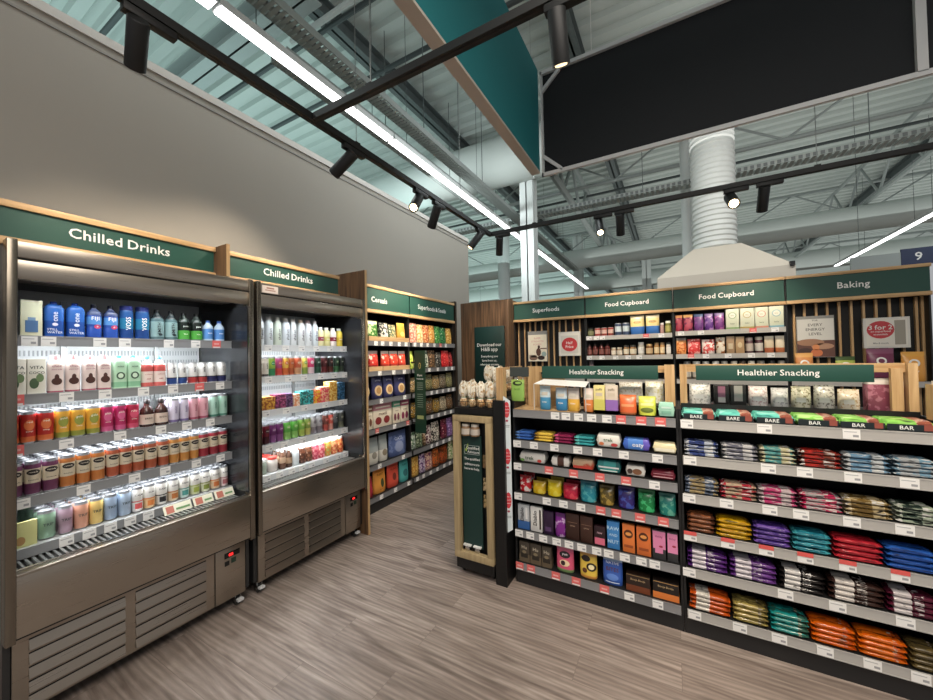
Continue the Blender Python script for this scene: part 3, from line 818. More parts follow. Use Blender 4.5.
row(F1, 1.705, mk(C(O1, [(.539, .611), (.616, .686), (.69, .751), (.757, .818), (.823, .888), (.893, .962), (.962, 1.033), (1.034, 1.101), (1.101, 1.169), (1.171, 1.242), (1.242, 1.305), (1.311, 1.374)]),
    [('blue still water carton', water)] * 2 + [('dark capped blue water bottle', fiji)] * 2 + [('tall blue water cylinder', voss)] * 2 + [('clear bottle with dark script', clearb)] * 2 + [('green labelled clear bottle', greenb)] * 2 + [('small pale blue bottle', smallw)] * 2), W_('top'), g1, .215)
def promo(w): return box(w, .17, .012, 'e6e5c0', arts=(('r', -.02, .02, .02, .075, '4a76a8'), ('r', -.012, .012, .075, .09, '7ba0c6')), name='promotion_card')
row(F1, 1.705, [(.463 - O1, .534 - O1, 'cream promotion card with a blue picture', promo, {'cat': 'card'})], W_('top'), 'promotion cards', .215)

def vita(w): return box(w, .165, .05, 'e9e6d6', arts=(('t', 'VITA', .02, 0, .125, '2f3a2a'), ('o', -.008, .05, .03, .05, '46603f'), ('o', .01, .075, .025, .04, '6f8a5a'), ('t', 'COCO', .016, 0, .1, '2f3a2a')), name='drinks_carton')
def choc(w): return bottle(w, .182, 'e2cfc8', 'shake', 'c9979a', 3.4, bands=((0, .05, 'b05868'),), d=.055, arts=(('o', 0, .055, .036, .036, '4c2b22'), ('o', 0, .075, .016, .03, '4c2b22'), ('t', 'plant milk', .0085, 0, .112, 'a85a72'), ('t', 'choc', .016, 0, .13, '9a4058')))
def mintc(w): return bottle(w, .178, 'a9d3b0', 'carton', '1fa79c', 6., bands=((.05, .2, '7fbb92'),), arts=(('o', 0, .07, .036, .04, '3b5a45'), ('o', 0, .07, .022, .026, 'cfe8cf'), ('t', 'mint', .014, 0, .12, '2f5040')), d=.05)
def redw(w): return bottle(w, .175, 'ead7cf', 'round', '59a8dc', 3., bands=((.0, .14, 'd9605a'), (.5, .72, 'c8504c')), arts=(('t', 'cranberry', .008, 0, .07, 'b03028'), ('t', 'oat', .014, 0, .045, 'b03028')))
def tri(a, b): return lambda w: can(w, .135, 'e4e4e2', ((.05, .3, b), (.3, .34, '20222a')), (('t', 'mix', .022, 0, .09, '2b2d3c', True),), lid='d8d8d8')
row(F1, 1.434, mk(C(O1, [(.424, .484), (.485, .546), (.552, .611), (.614, .669), (.675, .73), (.731, .789), (.792, .853), (.853, .915), (.919, .975), (.975, 1.038), (1.043, 1.095), (1.1, 1.148), (1.153, 1.209), (1.209, 1.264), (1.264, 1.322), (1.322, 1.382)]),
    [('cream coconut water carton', vita)] * 2 + [('pink and white chocolate carton', choc)] * 4 + [('mint green patterned carton', mintc)] * 2 + [('red and white bottle', redw)] * 2 + [('white and blue can', tri(1, '2b4f96'))] * 2 + [('white and red can', tri(2, 'c43a3a'))] * 2 + [('white and navy can', tri(3, '30356a'))] * 2), W_('second'), g1, .215)
def fruit(c, c2, word): return lambda w: can(w, .148, c, ((.05, .22, c2), (.8, .91, c)), (('o', 0, .085, .034, .05, c2), ('t', word, .014, 0, .1, 'fdf3e4'), ('t', 'energy', .008, 0, .055, 'fdf3e4')))
def kombu(w): return bottle(w, .155, '3a1d18', 'jug', '1c1413', 2., label=(.1, .46, 'd8c3b4'), arts=(('t', 'BREW', .013, 0, .048, '3c2420'),))
def pale(c, c2): return lambda w: can(w, .148, c, ((.05, .14, c2),), (('t', 'tonic', .02, 0, .08, c2, True),))
row(F1, 1.205, mk(C(O1, [(.424, .465), (.467, .519), (.519, .579), (.581, .632), (.632, .69), (.69, .747), (.747, .799), (.803, .853), (.853, .91), (.913, .982), (.982, 1.051), (1.052, 1.107), (1.109, 1.157), (1.161, 1.213), (1.213, 1.271), (1.276, 1.332), (1.332, 1.389)]),
    [('red can', fruit('c8261c', 'e8722a', 'red'))] * 3 + [('yellow can', fruit('f0b312', '9aa030', 'gold'))] * 3 + [('magenta can', fruit('c8246a', 'e05a94', 'pink'))] * 2 + [('crimson can', fruit('c01c4a', 'de4a70', 'ruby'))] + [('dark brown kombucha bottle', kombu, {'deep': 1})] * 2 + [('lilac can', pale('d6cfe4', '7d6ba4'))] * 2 + [('pale pink can', pale('e6a9b6', 'b04a66'))] * 2 + [('mint can', pale('a8d6c4', '3f8a74'))] * 2), W_('third'), g1, .215, deep=3)
def kom(c): return lambda w: can(w, .158, c, ((.36, .78, 'e0d3b8'),), (('o', 0, .107, .042, .026, '241d1b'), ('t', 'remedy', .009, 0, .107, 'efe6d2'), ('t', 'kombucha', .0075, 0, .072, '3a2a24')), rough=.35)
row(F1, .962, mk(C(O1, [(.424, .478), (.48, .536), (.537, .595), (.595, .654), (.654, .708), (.708, .765), (.769, .823), (.823, .878), (.878, .935), (.935, .993), (.997, 1.052), (1.052, 1.106), (1.106, 1.162), (1.162, 1.212), (1.212, 1.272), (1.272, 1.33), (1.33, 1.387)]),
    [('purple banded can', kom('74395e'))] * 3 + [('orange banded can', kom('cf7a2a'))] * 3 + [('rust banded can', kom('bf5a34'))] * 2 + [('copper banded can', kom('b4552f'))] * 3 + [('amber banded can', kom('d28c30'))] * 3 + [('crimson banded can', kom('a6283a'))] * 3), W_('fourth'), g1, .215, deep=5)
def trip(c, t='3a4a4a'): return lambda w: can(w, .134, c, (), (('t', 'TRIP', .017, 0, .07, t),), rough=.45)
def split(a, b, word, k='ffffff'): return lambda w: can(w, .138, 'eeece6', ((.05, .42, b), (.42, .46, a)), (('r', -.016, .016, .02, .05, a), ('t', word, .013, 0, .095, '3a3a3a')))
row(F1, .735, mk(C(O1, [(.523, .588), (.592, .647), (.648, .705), (.705, .762), (.762, .819), (.819, .878), (.878, .931), (.931, .989), (.989, 1.049), (1.049, 1.107), (1.107, 1.164), (1.166, 1.224), (1.224, 1.283), (1.283, 1.344), (1.344, 1.392)]),
    [('sage green can', trip('86ab8f')), ('mauve can', trip('b493a6')), ('peach can', trip('e3a184')), ('pale yellow can', trip('ecc96a')), ('sky blue can', trip('9db4d2')), ('powder blue can', trip('a9c0da')),
     ('white can with red band', split('e8585a', 'f3f0ee', 'CALM')), ('white can with orange band', split('f08a30', 'f3c890', 'SUN')), ('white can with black label', split('2c2c2e', 'e2e0da', 'DASH')), ('amber and brown can', split('c8762a', 'e9d2b0', 'CHAI')),
     ('white and teal can', split('3f9a92', 'cfe6e0', 'HERB')), ('lime topped can', split('a9b83a', 'd9dfae', 'LIME')), ('olive topped can', split('8a9a34', 'dfe3c2', 'MOJO')), ('orange topped can', split('d9762c', 'e9c8a0', 'ROOT')), ('dusty pink can', split('b86a70', 'e6cfd0', 'ROSE'))]), W_('bottom'), g1, .225, deep=6)
def promo2(w): return box(w, .115, .012, 'd9d98a', arts=(('o', -.012, .03, .03, .04, 'b58a4a'),), name='promotion_card')
row(F1, .735, [(.437 - O1, .52 - O1, 'yellow green promotion card with brown picture', promo2, {'cat': 'card'})], W_('bottom'), 'promotion cards', .215)
# shelf barker strips leaning on the lowest front rail
for i, us in enumerate(((.1, .16, .34, .44, .64, .78, .9), (.06, .22, .36, .52, .66, .8, .92), (.06, .22, .42, .6, .73, .86), (.08, .28, .48, .62, .78, .92), (.22, .3, .38, .46, .54))):
    tickets(S1[i], F1, us, (1.705, 1.434, 1.205, .962, .735)[i], .2 if i < 4 else .196, red=((6,), (0, 5), (0,), (), ())[i])
for u0, u1, nm in ((.6, .74, 'nearest'), (.75, .86, 'middle'), (.87, .985, 'farthest')):
    t = thing('shelf_barker', f'{nm} cream card strip clipped along the lowest rail of nearer chiller', 'card', F1, 'cream barker strips')
    mb = MB(); mb.add([(u0, .155, .692), (u1, .155, .692), (u1, .185, .737), (u0, .185, .737)], [(0, 1, 2, 3)], M('e9e6cc', .5)); mb.build('card', t)
    mb = MB(); mb.add([(u0 + .012, .157, .697), (u0 + .05, .157, .697), (u0 + .05, .18, .7315), (u0 + .012, .18, .7315)], [(0, 1, 2, 3)], M('c8705a', .5)); mb.add([(u0 + .06, .1625, .705), (u1 - .01, .1625, .705), (u1 - .01, .169, .715), (u0 + .06, .169, .715)], [(0, 1, 2, 3)], M('6c9a5a', .5)); mb.build('printed_panel', t)

# farther chiller
O2 = 1.438
def shake(c, cap='f4f4f2', t='20242a'): return lambda w: bottle(w, .215, c, 'shake', cap, 2.6, arts=(('t', 'shaken', .03, 0, .085, t, True),))
def juice(c, c2, lab): return lambda w: bottle(w, .165, c, 'shake', 'f0efe8', 2.4, bands=((.28, .5, c2),), arts=(('t', lab, .012, 0, .065, 'ffffff'),))
row(F2, 1.685, mk(C(O2, [(1.578, 1.635), (1.645, 1.709), (1.719, 1.779), (1.787, 1.855), (1.855, 1.913), (1.927, 1.996), (1.998, 2.065), (2.067, 2.125), (2.13, 2.186), (2.19, 2.258), (2.262, 2.331), (2.335, 2.4)]),
    [('white shake bottle', shake('dfe6ea')), ('grey capped white shake bottle', shake('dce6ea', 'd9dbd9')), ('green tinted shake bottle', shake('dbe8d8', 'eef2e6')), ('tall white shake bottle', shake('dfe8f0')), ('milky shake bottle', shake('e4ebee', 'e8e2da')), ('tan capped shake bottle', shake('e2e6e6', 'cdb9a0')), ('pink capped shake bottle', shake('e4e8ec', 'e3c9c9')), ('ice white shake bottle', shake('e0eaf0', 'f4f4f4')),
     ('cream juice bottle with pink label', juice('efe7a8', 'a8485a', 'juice')), ('pale yellow juice bottle', juice('f0e9a0', 'e5dc7a', 'lemon')), ('white and maroon juice bottle', juice('f1e6dc', '9c2c44', 'berry')), ('bright yellow juice bottle', juice('f2d81c', 'e8c410', 'mango'))]), V_('top'), g2, .215)
def dcan(c, c2, t, tc='f4f0e8', h=.15): return lambda w: can(w, h, c, ((.05, .4, c2),), (('o', 0, .1, .03, .03, c2), ('t', t, .012, 0, .1, tc)))
row(F2, 1.45, mk(C(O2, [(1.578, 1.62), (1.622, 1.668), (1.67, 1.724), (1.728, 1.784), (1.786, 1.839), (1.839, 1.888), (1.891, 1.962), (1.967, 2.015), (2.017, 2.087), (2.093, 2.155), (2.165, 2.225), (2.232, 2.29), (2.3, 2.355), (2.36, 2.41)]),
    [('cream can with dark script', pale('e2d9cc', '3c3230'))] * 2 + [('green and lime can', dcan('8fb52e', '2e8a56', 'kiwi')), ('pink and red can', dcan('b3437e', 'd8443a', 'plum')), ('yellow and orange can', dcan('e5b52a', 'd86a24', 'fizz')), ('orange brown can', dcan('c96a2a', 'b4572a', 'cola')), ('rust can', dcan('c0552c', 'd9a070', 'ginger')), ('yellow and green can', dcan('d9cc4a', '8fae3e', 'pear')), ('hot pink can', dcan('cf2f66', 'e8c4cc', 'guava')),
     ('dark green bottle green can', dcan('1f3a2a', '23503a', 'pine')), ('dark red can', dcan('4a1a1c', '6a2426', 'cola')), ('black cola can', dcan('241c1a', '5a2a20', 'zero')), ('bottle green can', dcan('1d2f22', '3a6a3e', 'leaf')), ('near black can', dcan('1a1f1c', '32402e', 'oak'))]), V_('second'), g2, .215)
def snackbox(c1, c2, c3, h, d=.08): return lambda w: box(w, h, d, PR(c1, c2, 55, .4, .5, c3), name='snack_box', top=c2)
row(F2, 1.205, mk(C(O2, [(1.572, 1.71), (1.712, 1.8), (1.802, 1.86), (1.87, 1.925), (1.928, 1.99), (1.992, 2.058), (2.06, 2.13), (2.135, 2.223), (2.227, 2.315), (2.322, 2.405)]),
    [('brown and gold snack box', snackbox('8a4a26', 'c8963a', 'e8d8a8', .095)), ('plum snack box', snackbox('5a2340', '9a4a70', 'd8b8c8', .105)), ('dark violet snack box', snackbox('3c2440', '6a4a70', 'b89ab8', .105)), ('peach snack box', snackbox('d98a5a', 'efd0b8', 'f4efe8', .095)), ('teal and black snack box', snackbox('2a5a58', '3fa8a4', 'e0efe8', .11)), ('teal snack box', snackbox('48b0b4', '2a5a58', 'e8f0ea', .115)), ('yellow and red snack box', snackbox('e8b43a', 'd85a3a', 'f4efe0', .11)), ('pink and red snack box', snackbox('d8485a', 'e8b08a', 'f6ead8', .13)), ('tall amber snack box', snackbox('c88a2a', 'e8c87a', '8a5a20', .17)), ('blue black snack box', snackbox('20405a', '3a6a90', 'b8d0e0', .155))]), V_('third'), g2, .215, cat='snack')
row(F2, .95, mk(C(O2, [(1.572, 1.62), (1.624, 1.67), (1.672, 1.726), (1.728, 1.789), (1.792, 1.854), (1.859, 1.922), (1.928, 1.982), (1.988, 2.039), (2.042, 2.103), (2.103, 2.163), (2.176, 2.226), (2.232, 2.277), (2.28, 2.337), (2.344, 2.405)]),
    [('maroon can', dcan('7a2030', '4a1a24', 'sloe'))] * 2 + [('violet can', dcan('6a2a66', '8a4a8a', 'acai'))] * 2 + [('bright green can', dcan('5aae3a', '8ac85a', 'lime'))] * 2 + [('leaf green can', dcan('7aae3a', 'b0c84a', 'sour')), ('moss green can', dcan('8aa040', 'c8c05a', 'herb'))] + [('silver grey can', dcan('b4b0b4', '8a8088', 'lite', '3a3a3a'))] * 2 + [('brown red can', dcan('7a4034', 'c8564a', 'root')), ('coral can', dcan('e05a4a', 'e8a090', 'peach')), ('steel grey can', dcan('6a6c70', '3a3c40', 'zero')), ('charcoal can', dcan('4a4c48', '6a6e5a', 'dark'))]), V_('fourth'), g2, .215, deep=3)
def pot(c, lid, t='x'): return lambda w: jar(w, .11, c, lid, None, 'chilled_pot')
def pouchd(c, c2): return lambda w: pouch(w, .14, PR(c, c2, 40, .35, .5, 'f4ead8'), .05, top='f2efe8', name='juice_pouch')
row(F2, .735, mk(C(O2, [(1.578, 1.66), (1.668, 1.75), (1.759, 1.812), (1.816, 1.87), (1.872, 1.936), (1.936, 1.996), (1.998, 2.06), (2.064, 2.123), (2.126, 2.191), (2.197, 2.26), (2.263, 2.333), (2.337, 2.4)]),
    [('grey green lidded pot', pot('9aa898', 'e4e6e2')), ('red lidded pot', pot('d8cfc8', 'd83a2a')), ('brown and white bottle', lambda w: bottle(w, .15, '6a4632', 'jug', 'f2efe8', 2., bands=((.3, .6, 'c8a888'),))), ('dark brown bottle', lambda w: bottle(w, .15, '54382a', 'jug', 'f2efe8', 2., bands=((.2, .5, 'b89878'),))), ('white milk bottle', lambda w: bottle(w, .17, 'dfe9ee', 'jug', 'f6f8fa', 2.)),
     ('chocolate brown pouch', pouchd('4a2c20', '7a4a34')), ('cocoa pouch', pouchd('5a3426', '8a5a40')), ('pink pouch', pouchd('c8405a', 'e88a94')), ('rose pouch', pouchd('d04a5c', 'efa0a0')), ('amber pouch', pouchd('d8903a', 'b8b060')), ('peach red pouch', pouchd('d86a48', 'e8b078')), ('tomato red pouch', pouchd('c8442e', 'e8a060'))]), V_('bottom'), g2, .225, deep=3)
for i, us in enumerate(((.2, .34, .48, .62, .76, .9), (.2, .36, .5, .66, .8, .92), (.18, .34, .5, .7, .88), (.2, .32, .48, .62, .76, .9), (.18, .28, .38, .47, .56, .7, .83, .91))):
    tickets(S2[i], F2, us, Z2[i], .2 if i < 4 else .196, w=.055)
# ------------------------------------------------------------------ wall shelving: cereals, superfoods and seeds
def bay(F, W, label, zs, depth, head, top=2.33, hz0=2.045, railmat=GREYPL, tw=None, plinth=.09, cut=None, backz=None, tuc=None, d_in=0.):
    t = thing('shelving_bay', label, 'shelving', F)
    mb = MB(); mb.box(0, W, depth, depth + .02, 0, top, BLACK); mb.build('back_panel', t)
    for a, b in ((0, .012), (W - .012, W)):
        mb = MB(); mb.box(a, b, .03, depth, 0, top, DARK); mb.build('upright', t)
    mb = MB(); mb.box(.012, W - .012, .03, .05, 0, plinth, M('232324', .5)); mb.build('plinth', t)
    S = [shelf(t, .014, W - .014, d_in, depth, z, DARK, railmat) for z in zs]
    if head:
        g = glyphs(head)
        header(t, 0, W, -.0, hz0, top, head, tw, tuc or W / 2, 2.185)
        mb = MB(); mb.box(0, W, .12, depth, top - .03, top, DARK); mb.build('top_cover', t)
    return t, S
ZC = (1.752, 1.44, 1.15, .85, .485, .165)
FA = LEFT(-2.66, 2.48); FB = LEFT(-2.66, 3.415)
ta, SA = bay(FA, .93, 'cereals shelving bay against the grey wall beside the end panel', ZC, .48, 'Cereals', tw=.235, tuc=.425)
tb, SB = bay(FB, 1.0, 'superfoods and seeds shelving bay in the far corner', ZC, .48, 'Superfoods & Seeds', tw=.62, tuc=.47)
for i, us in enumerate(((.35, .45, .58, .72, .84), (.4, .62, .8), (.42, .8), (.35, .62, .85), (.38, .76), (.4, .62, .85))): tickets(SA[i], FA, us, ZC[i], 0, red=(0, 2) if i == 3 else ())
for i, us in enumerate(((.07, .2, .33, .48, .62, .75), (.36, .55, .75, .9), (.4, .52, .66, .8, .92), (.4, .55, .7, .85), (.38, .5, .65, .8), (.08, .2, .35, .5, .66, .8))): tickets(SB[i], FB, us, ZC[i], 0, red=(4,) if i == 0 else ())
gA = 'packets on the cereals bay'; gB = 'packets on the superfoods and seeds bay'
def A_(sh): return f'{sh} shelf of cereals bay'
def B_(sh): return f'{sh} shelf of seeds bay'
def po(h, c, d=.07, **k): return lambda w: pouch(w, h, c, d, **k)
def bx(h, c, d=.06, **k): return lambda w: box(w, h, d, c, **k)
yA = lambda L_: C(2.48, L_); yB = lambda L_: C(3.415, L_)
for z, u0, u1 in ((1.752, .26, .91), (1.44, .26, .456), (1.44, .466, .914)):   # shallow wooden trays under the bags
    t = thing('wooden_tray', lab_check(('long' if z > 1.5 else 'short' if u1 < .5 else 'wider') + ' shallow wooden tray holding bags on the cereals bay'), 'tray', FA, 'wooden trays')
    mb = MB(); mb.box(u0, u1, .008, .3, z + .0015, z + .01, OAK); mb.box(u0, u1, .008, .016, z + .01, z + .05, OAK); mb.box(u0, u0 + .008, .016, .3, z + .01, z + .05, OAK); mb.box(u1 - .008, u1, .016, .3, z + .01, z + .05, OAK); mb.build('tray_body', t)
row(FA, 1.764, mk(yA([(2.765, 2.925), (2.945, 3.085), (3.09, 3.217), (3.23, 3.38)]), [('green granola bag', po(.2, PR('3d7a2e', 'c8d8a0', 30, .3, .55, 'f0ecd8'), top='d8d8b0')), ('white and black muesli bag', po(.19, PR('d8d8cc', '2c302c', 26, .3, .5, 'e8e4d8'))), ('pale oat bag', po(.18, PR('c8b888', '5a6a4a', 30, .3, .5, 'f0ead8'))), ('golden yellow bag', po(.21, 'e8a812', top='f0c030', arts=(('o', 0, .08, .07, .06, 'f4d870'),)))]), A_('top'), gA, .03, cat='packet')
row(FA, 1.452, mk(yA([(2.78, 2.925), (2.968, 3.1), (3.103, 3.245), (3.25, 3.38)]), [('red berry granola bag', po(.2, PR('d23a2e', 'f0d8c8', 24, .3, .58), top='e8c8c0', low='a81e1e', lowf=.25))] + [('red and cream granola bag', po(.2, PR('d8442e', 'f2e2d0', 24, .3, .6), top='f0dcd0', low='b8281e', lowf=.28))] * 3), A_('second'), gA, .03, cat='packet')
def porr(w): return pouch(w, .25, '3d3f70', .07, top='34365f', arts=(('o', 0, .085, .11, .11, 'e2c48a'), ('o', 0, .085, .07, .07, 'b98848'), ('t', 'porridge', .022, 0, .19, 'd8d4ea')), name='cereal_pouch')
row(FA, 1.15, mk(yA([(2.66, 2.79), (2.82, 2.985), (2.991, 3.16), (3.17, 3.378)]), [('navy porridge pouch', porr)] * 4), A_('third'), gA, .03, cat='packet')
def musl(c, f): return lambda w: box(w, .25, .07, 'e9dcc4', ((.72, 1., c),), (('o', -w * .24, .07, w * .34, .08, f), ('o', w * .22, .07, w * .34, .08, f), ('t', 'muesli', w * .17, 0, .14, '6a4a3a'), ('r', -w * .4, w * .4, .2, .215, 'f0e6d4')), name='cereal_box')
row(FA, .85, mk(yA([(2.7, 2.805), (2.814, 3.098), (3.121, 3.242), (3.25, 3.396)]), [('brown striped cereal box', musl('8a5a3a', '7a4a30')), ('pink topped muesli box', musl('d08a94', '8a2a2a')), ('mint topped muesli box', musl('5fae8c', '7a3a4a')), ('rose topped muesli box', musl('b0486a', '8a2a50'))]), A_('fourth'), gA, .03, cat='packet')
row(FA, .485, mk(yA([(2.74, 2.91), (2.915, 3.047), (3.063, 3.377)]), [('grey oat pouch', po(.27, '9aa2a2', top='8a9292', low='d8d4c8', lowf=.45, arts=(('o', 0, .09, .07, .07, '8a8478'),))), ('grey seed pouch', po(.27, 'a2a8a6', top='8f9896', low='dcd8cc', lowf=.45, arts=(('o', 0, .09, .07, .07, '8a7c66'),))), ('big slate blue pouch', po(.27, PR('4a5a86', '6a7aa6', 14, .35, .55), top='44547e', arts=(('o', 0, .1, .14, .12, '8a96ba'), ('t', 'OATS', .05, 0, .19, 'c8d0e4'))))]), A_('fifth'), gA, .03, cat='packet')
row(FA, .165, mk(yA([(2.72, 2.813), (2.823, 3.016), (3.034, 3.227), (3.24, 3.4)]), [('crimson packet', po(.2, 'b8243a')), ('bright yellow packet', po(.25, 'f09a12', top='e88a10', arts=(('o', .02, .1, .05, .09, '3a4a2a'), ('t', 'PLANT', .03, 0, .19, '8a4a10'), ('t', 'food', .025, 0, .04, 'c86a10')))), ('vermilion packet', po(.25, 'e2492a', top='d84226', arts=(('o', 0, .11, .06, .08, '7a2a1c'), ('t', 'PLANT', .03, 0, .19, '8a2414')))), ('turquoise packet', po(.25, '3fb0ac', top='349a98', arts=(('o', .0, .1, .08, .08, '1d6a70'), ('t', 'PLANT', .026, 0, .19, '0f4a50'))))]), A_('bottom'), gA, .03, cat='packet')
def seed(c, c2, c3='efe6d2'): return PR(c, c2, 40, .3, .5, c3)
row(FB, 1.752, mk(yB([(3.45, 3.6), (3.604, 3.731), (3.731, 3.861), (3.861, 3.985), (3.985, 4.111), (4.115, 4.253), (4.264, 4.4)]), [('coral pink pouch', po(.24, seed('d86a5a', 'f0c0a8'))), ('peach seed pouch', po(.23, seed('dca05a', 'f0d8a8'))), ('terracotta pouch', po(.23, seed('b8502c', 'e8a870'))), ('orange pouch', po(.235, seed('d8842a', 'f0c070'))), ('leaf green pouch', po(.23, seed('2c7a3a', '6aae5a'))), ('deep green pouch', po(.22, seed('1e5a34', '3a8a50'))), ('mustard pouch', po(.22, seed('b8802a', 'e0b860')))]), B_('top'), gB, .03, cat='packet')
row(FB, 1.44, mk(yB([(3.434, 3.523), (3.56, 3.7), (3.741, 3.824), (3.83, 3.99), (3.996, 4.132), (4.143, 4.33), (4.335, 4.405)]), [('lime green pouch', po(.21, seed('8aae2a', 'd8e070'))), ('grass green pouch', po(.2, seed('2f8a3c', 'c8e0a0'))), ('dark green and white pouch', po(.22, seed('1f3a2a', 'c8d0c0'))), ('brown seed pouch', po(.22, seed('3a2c22', '8a6a4a', 'e0d0b8'))), ('black and grey pouch', po(.2, seed('1e1e1e', '6a645c'))), ('scarlet pouch', po(.22, seed('b8181e', 'd83a3a', 'f0b8b0'))), ('dark red pouch', po(.2, seed('7a1a1e', 'b03030')))]), B_('second'), gB, .03, cat='packet')
def nut5(z, sh, pal, n=6):
    us = [.016 + i * (.975 / n) for i in range(n + 1)]
    row(FB, z, [(us[i], us[i + 1] - .01, f'{pal[i % len(pal)][0]} seed bag', po(.17 + .012 * (i % 3), seed(*pal[i % len(pal)][1:]), .06)) for i in range(n)], B_(sh), gB, .03, cat='packet')
nut5(1.162, 'third', (('tan', 'b89a6a', '6a5a3a'), ('grey brown', '8a7a64', '3c3428'), ('olive', '8a845a', '4a4a30')))
nut5(.862, 'fourth', (('ochre', 'a8843c', '5a4a2a'), ('pale stone', 'c0b094', '6a5e4a'), ('brown', '7a5a3a', '3a2a1c')))
row(FB, .485, mk(yB([(3.434, 3.54), (3.545, 3.68), (3.69, 3.735), (3.742, 3.866), (3.87, 4.06), (4.098, 4.239), (4.245, 4.39)]), [('green and silver bag', po(.2, seed('4a6a4a', 'b8c0b4'))), ('moss bag', po(.2, seed('3c4a34', '8a9a7a'))), ('slim brown bag', po(.18, seed('4a3020', 'a88a6a'))), ('white and berry bag', po(.23, seed('d8d0c8', '5a2a3a', '2a1a1e'))), ('black and white bag', po(.25, seed('2a2420', 'd8d0c4', '6a2a3a'))), ('burgundy bag', po(.25, seed('4a1626', '7a2a40'))), ('violet bag', po(.25, seed('5a3a6a', '9a7aaa', 'd8c8e0')))]), B_('fifth'), gB, .03, cat='packet')
row(FB, .165, mk(yB([(3.436, 3.6), (3.612, 3.73), (3.73, 3.884), (3.884, 4.048), (4.048, 4.25), (4.277, 4.39)]), [('golden brown bag', po(.22, seed('a8742a', 'd8b060', '6a8a4a'))), ('purple and white bag', po(.22, seed('5a2a6a', 'd8c8d8', '8a4a9a'))), ('plum bag', po(.21, seed('7a3a5a', 'e0b8a0', 'a86a4a'))), ('orange and brown bag', po(.22, seed('c8642a', '5a3018', 'e8b078'))), ('rust brown bag', po(.22, seed('a84a22', '4a2814', 'd8905a'))), ('olive green bag', po(.24, seed('6a8a4a', 'd8d0b0')))]), B_('bottom'), gB, .03, cat='packet')
# projecting blade sign
t = thing('blade_sign', 'narrow dark green blade sign with leaf symbol jutting from the cereals shelves', 'sign', Matrix.Translation((-2.66, 3.41, .71)))
mb = MB(); mb.box(.05, .2, -.004, .004, 0, .945, M('17402b', .45)); b = mb.build('board', t)
mb = MB(); mb.box(.0, .05, -.003, .003, .1, .12, DARK); mb.box(.0, .05, -.003, .003, .8, .82, DARK); mb.build('bracket', t)
mb = MB(); sf = flat(-.0046)
for k, (body, w_, z) in enumerate((('Plant', .07, .66), ('Powered', .09, .62))): mb.text(body, w_ / glyphs(body)[2], .125, z, WHITE, sf)
for k in range(4): mb.rect(.085, .165, .57 - k * .024, .575 - k * .024, M('a8b8a8'), sf)
for k in range(7): mb.rect(.085, .165, .44 - k * .024, .446 - k * .024, M('8aa08c'), sf)
mb.rect(.08, .17, .16, .2, M('a8b46a'), sf); mb.oval(.125, .77, .03, .07, M('c8b85a'), sf); mb.oval(.125, .77, .018, .05, M('17402b'), flat(-.005)); mb.build('lettering', b)

# ------------------------------------------------------------------ corner wall panel with the app board
wood_panel('wooden_wall_panel', 'dark wood wall panel in the corner behind the nut stand', -2.84, -1.99, 4.9, 4.93, 0, 2.395, WALNUT, WALNUT, 'y')
wood_panel('wooden_post', 'dark slim upright closing the end of the seeds bay', -3.13, -2.66, 4.43, 4.47, 0, 2.36, M('2a211a', .5), M('33281f', .5), 'x')
wood_panel('wooden_side_panel', 'dark wood side panel at the start of the superfoods bay', -1.985, -1.955, 4.68, 5.3, 0, 2.36, WALNUT, M('6a4e36', .5), 'y')
t = thing('app_sign_board', 'dark green board with white app download message on the corner wood panel', 'sign', Matrix.Translation((-2.355, 4.88, 1.1)))
mb = MB(); mb.box(-.245, .245, 0, .015, 0, .915, GREEND, .002); b = mb.build('board', t)
for body, w_, z in (('Download our', .40, .645), ('H&B app', .27, .57), ('Everything you', .27, .47), ('love from us,', .24, .41), ('wherever you are.', .31, .35)): lettering(b, body, w_, 0, z, -.0006)

# ------------------------------------------------------------------ rear shelving
YR = 4.85
def rear(x0, W, label, head, tw, zs, slats=(), tuc=None):
    F = FRONT(x0, YR); t, S = bay(F, W, label, zs, .45, head, 2.33, 2.045, LIGHTPL, tw=tw, d_in=-.04, tuc=tuc)
    if slats:
        mb = MB(); mb.box(.014, W - .014, .14, .15, .9, 2.045, M('121212', .7)); p = mb.build('slat_wall', t)
        for x in slats:
            mb = MB(); mb.box(x - x0 - .009, x - x0 + .009, .11, .139, .95, 2.045, OAKV); mb.build('slat', p)
    else:
        for z in zs[:2]: pass
    return F, t, S
FR1, tr1, SR1 = rear(-1.955, .985, 'superfoods bay of the rear shelving with slatted wood back', 'Superfoods', .37, (1.27, .9, .5, .15), (-1.92, -1.83, -1.75, -1.67, -1.58, -1.49, -1.41, -1.33, -1.245, -1.15, -1.06), tuc=.47)
FR2, tr2, SR2 = rear(-.966, .984, 'nearer food cupboard bay of the rear shelving next to superfoods', 'Food Cupboard', .49, (1.80, 1.552, 1.27, .9, .5, .15), tuc=.49)
FR3, tr3, SR3 = rear(.022, 1.0, 'second food cupboard bay of the rear shelving next to baking', 'Food Cupboard', .49, (1.812, 1.552, 1.27, .9, .5, .15), tuc=.5)
FR4, tr4, SR4 = rear(1.026, 1.0, 'baking bay of the rear shelving with slatted wood back', 'Baking', .225, (1.27, .9, .5, .15), (1.107, 1.19, 1.28, 1.363, 1.45, 1.536, 1.622, 1.707, 1.796, 1.88, 1.968, 2.005), tuc=.5)
tickets(SR2[0], FR2, (.05, .14, .21, .7, .86), 1.80, -.04, w=.06, red=(3,)); tickets(SR2[1], FR2, (.05, .2, .36, .5, .62), 1.552, -.04, w=.06)
tickets(SR3[0], FR3, (.07, .26, .72, .9), 1.812, -.04, w=.06, red=(2,)); tickets(SR3[1], FR3, (.16, .3, .5, .7, .86), 1.552, -.04, w=.06, red=(0,))
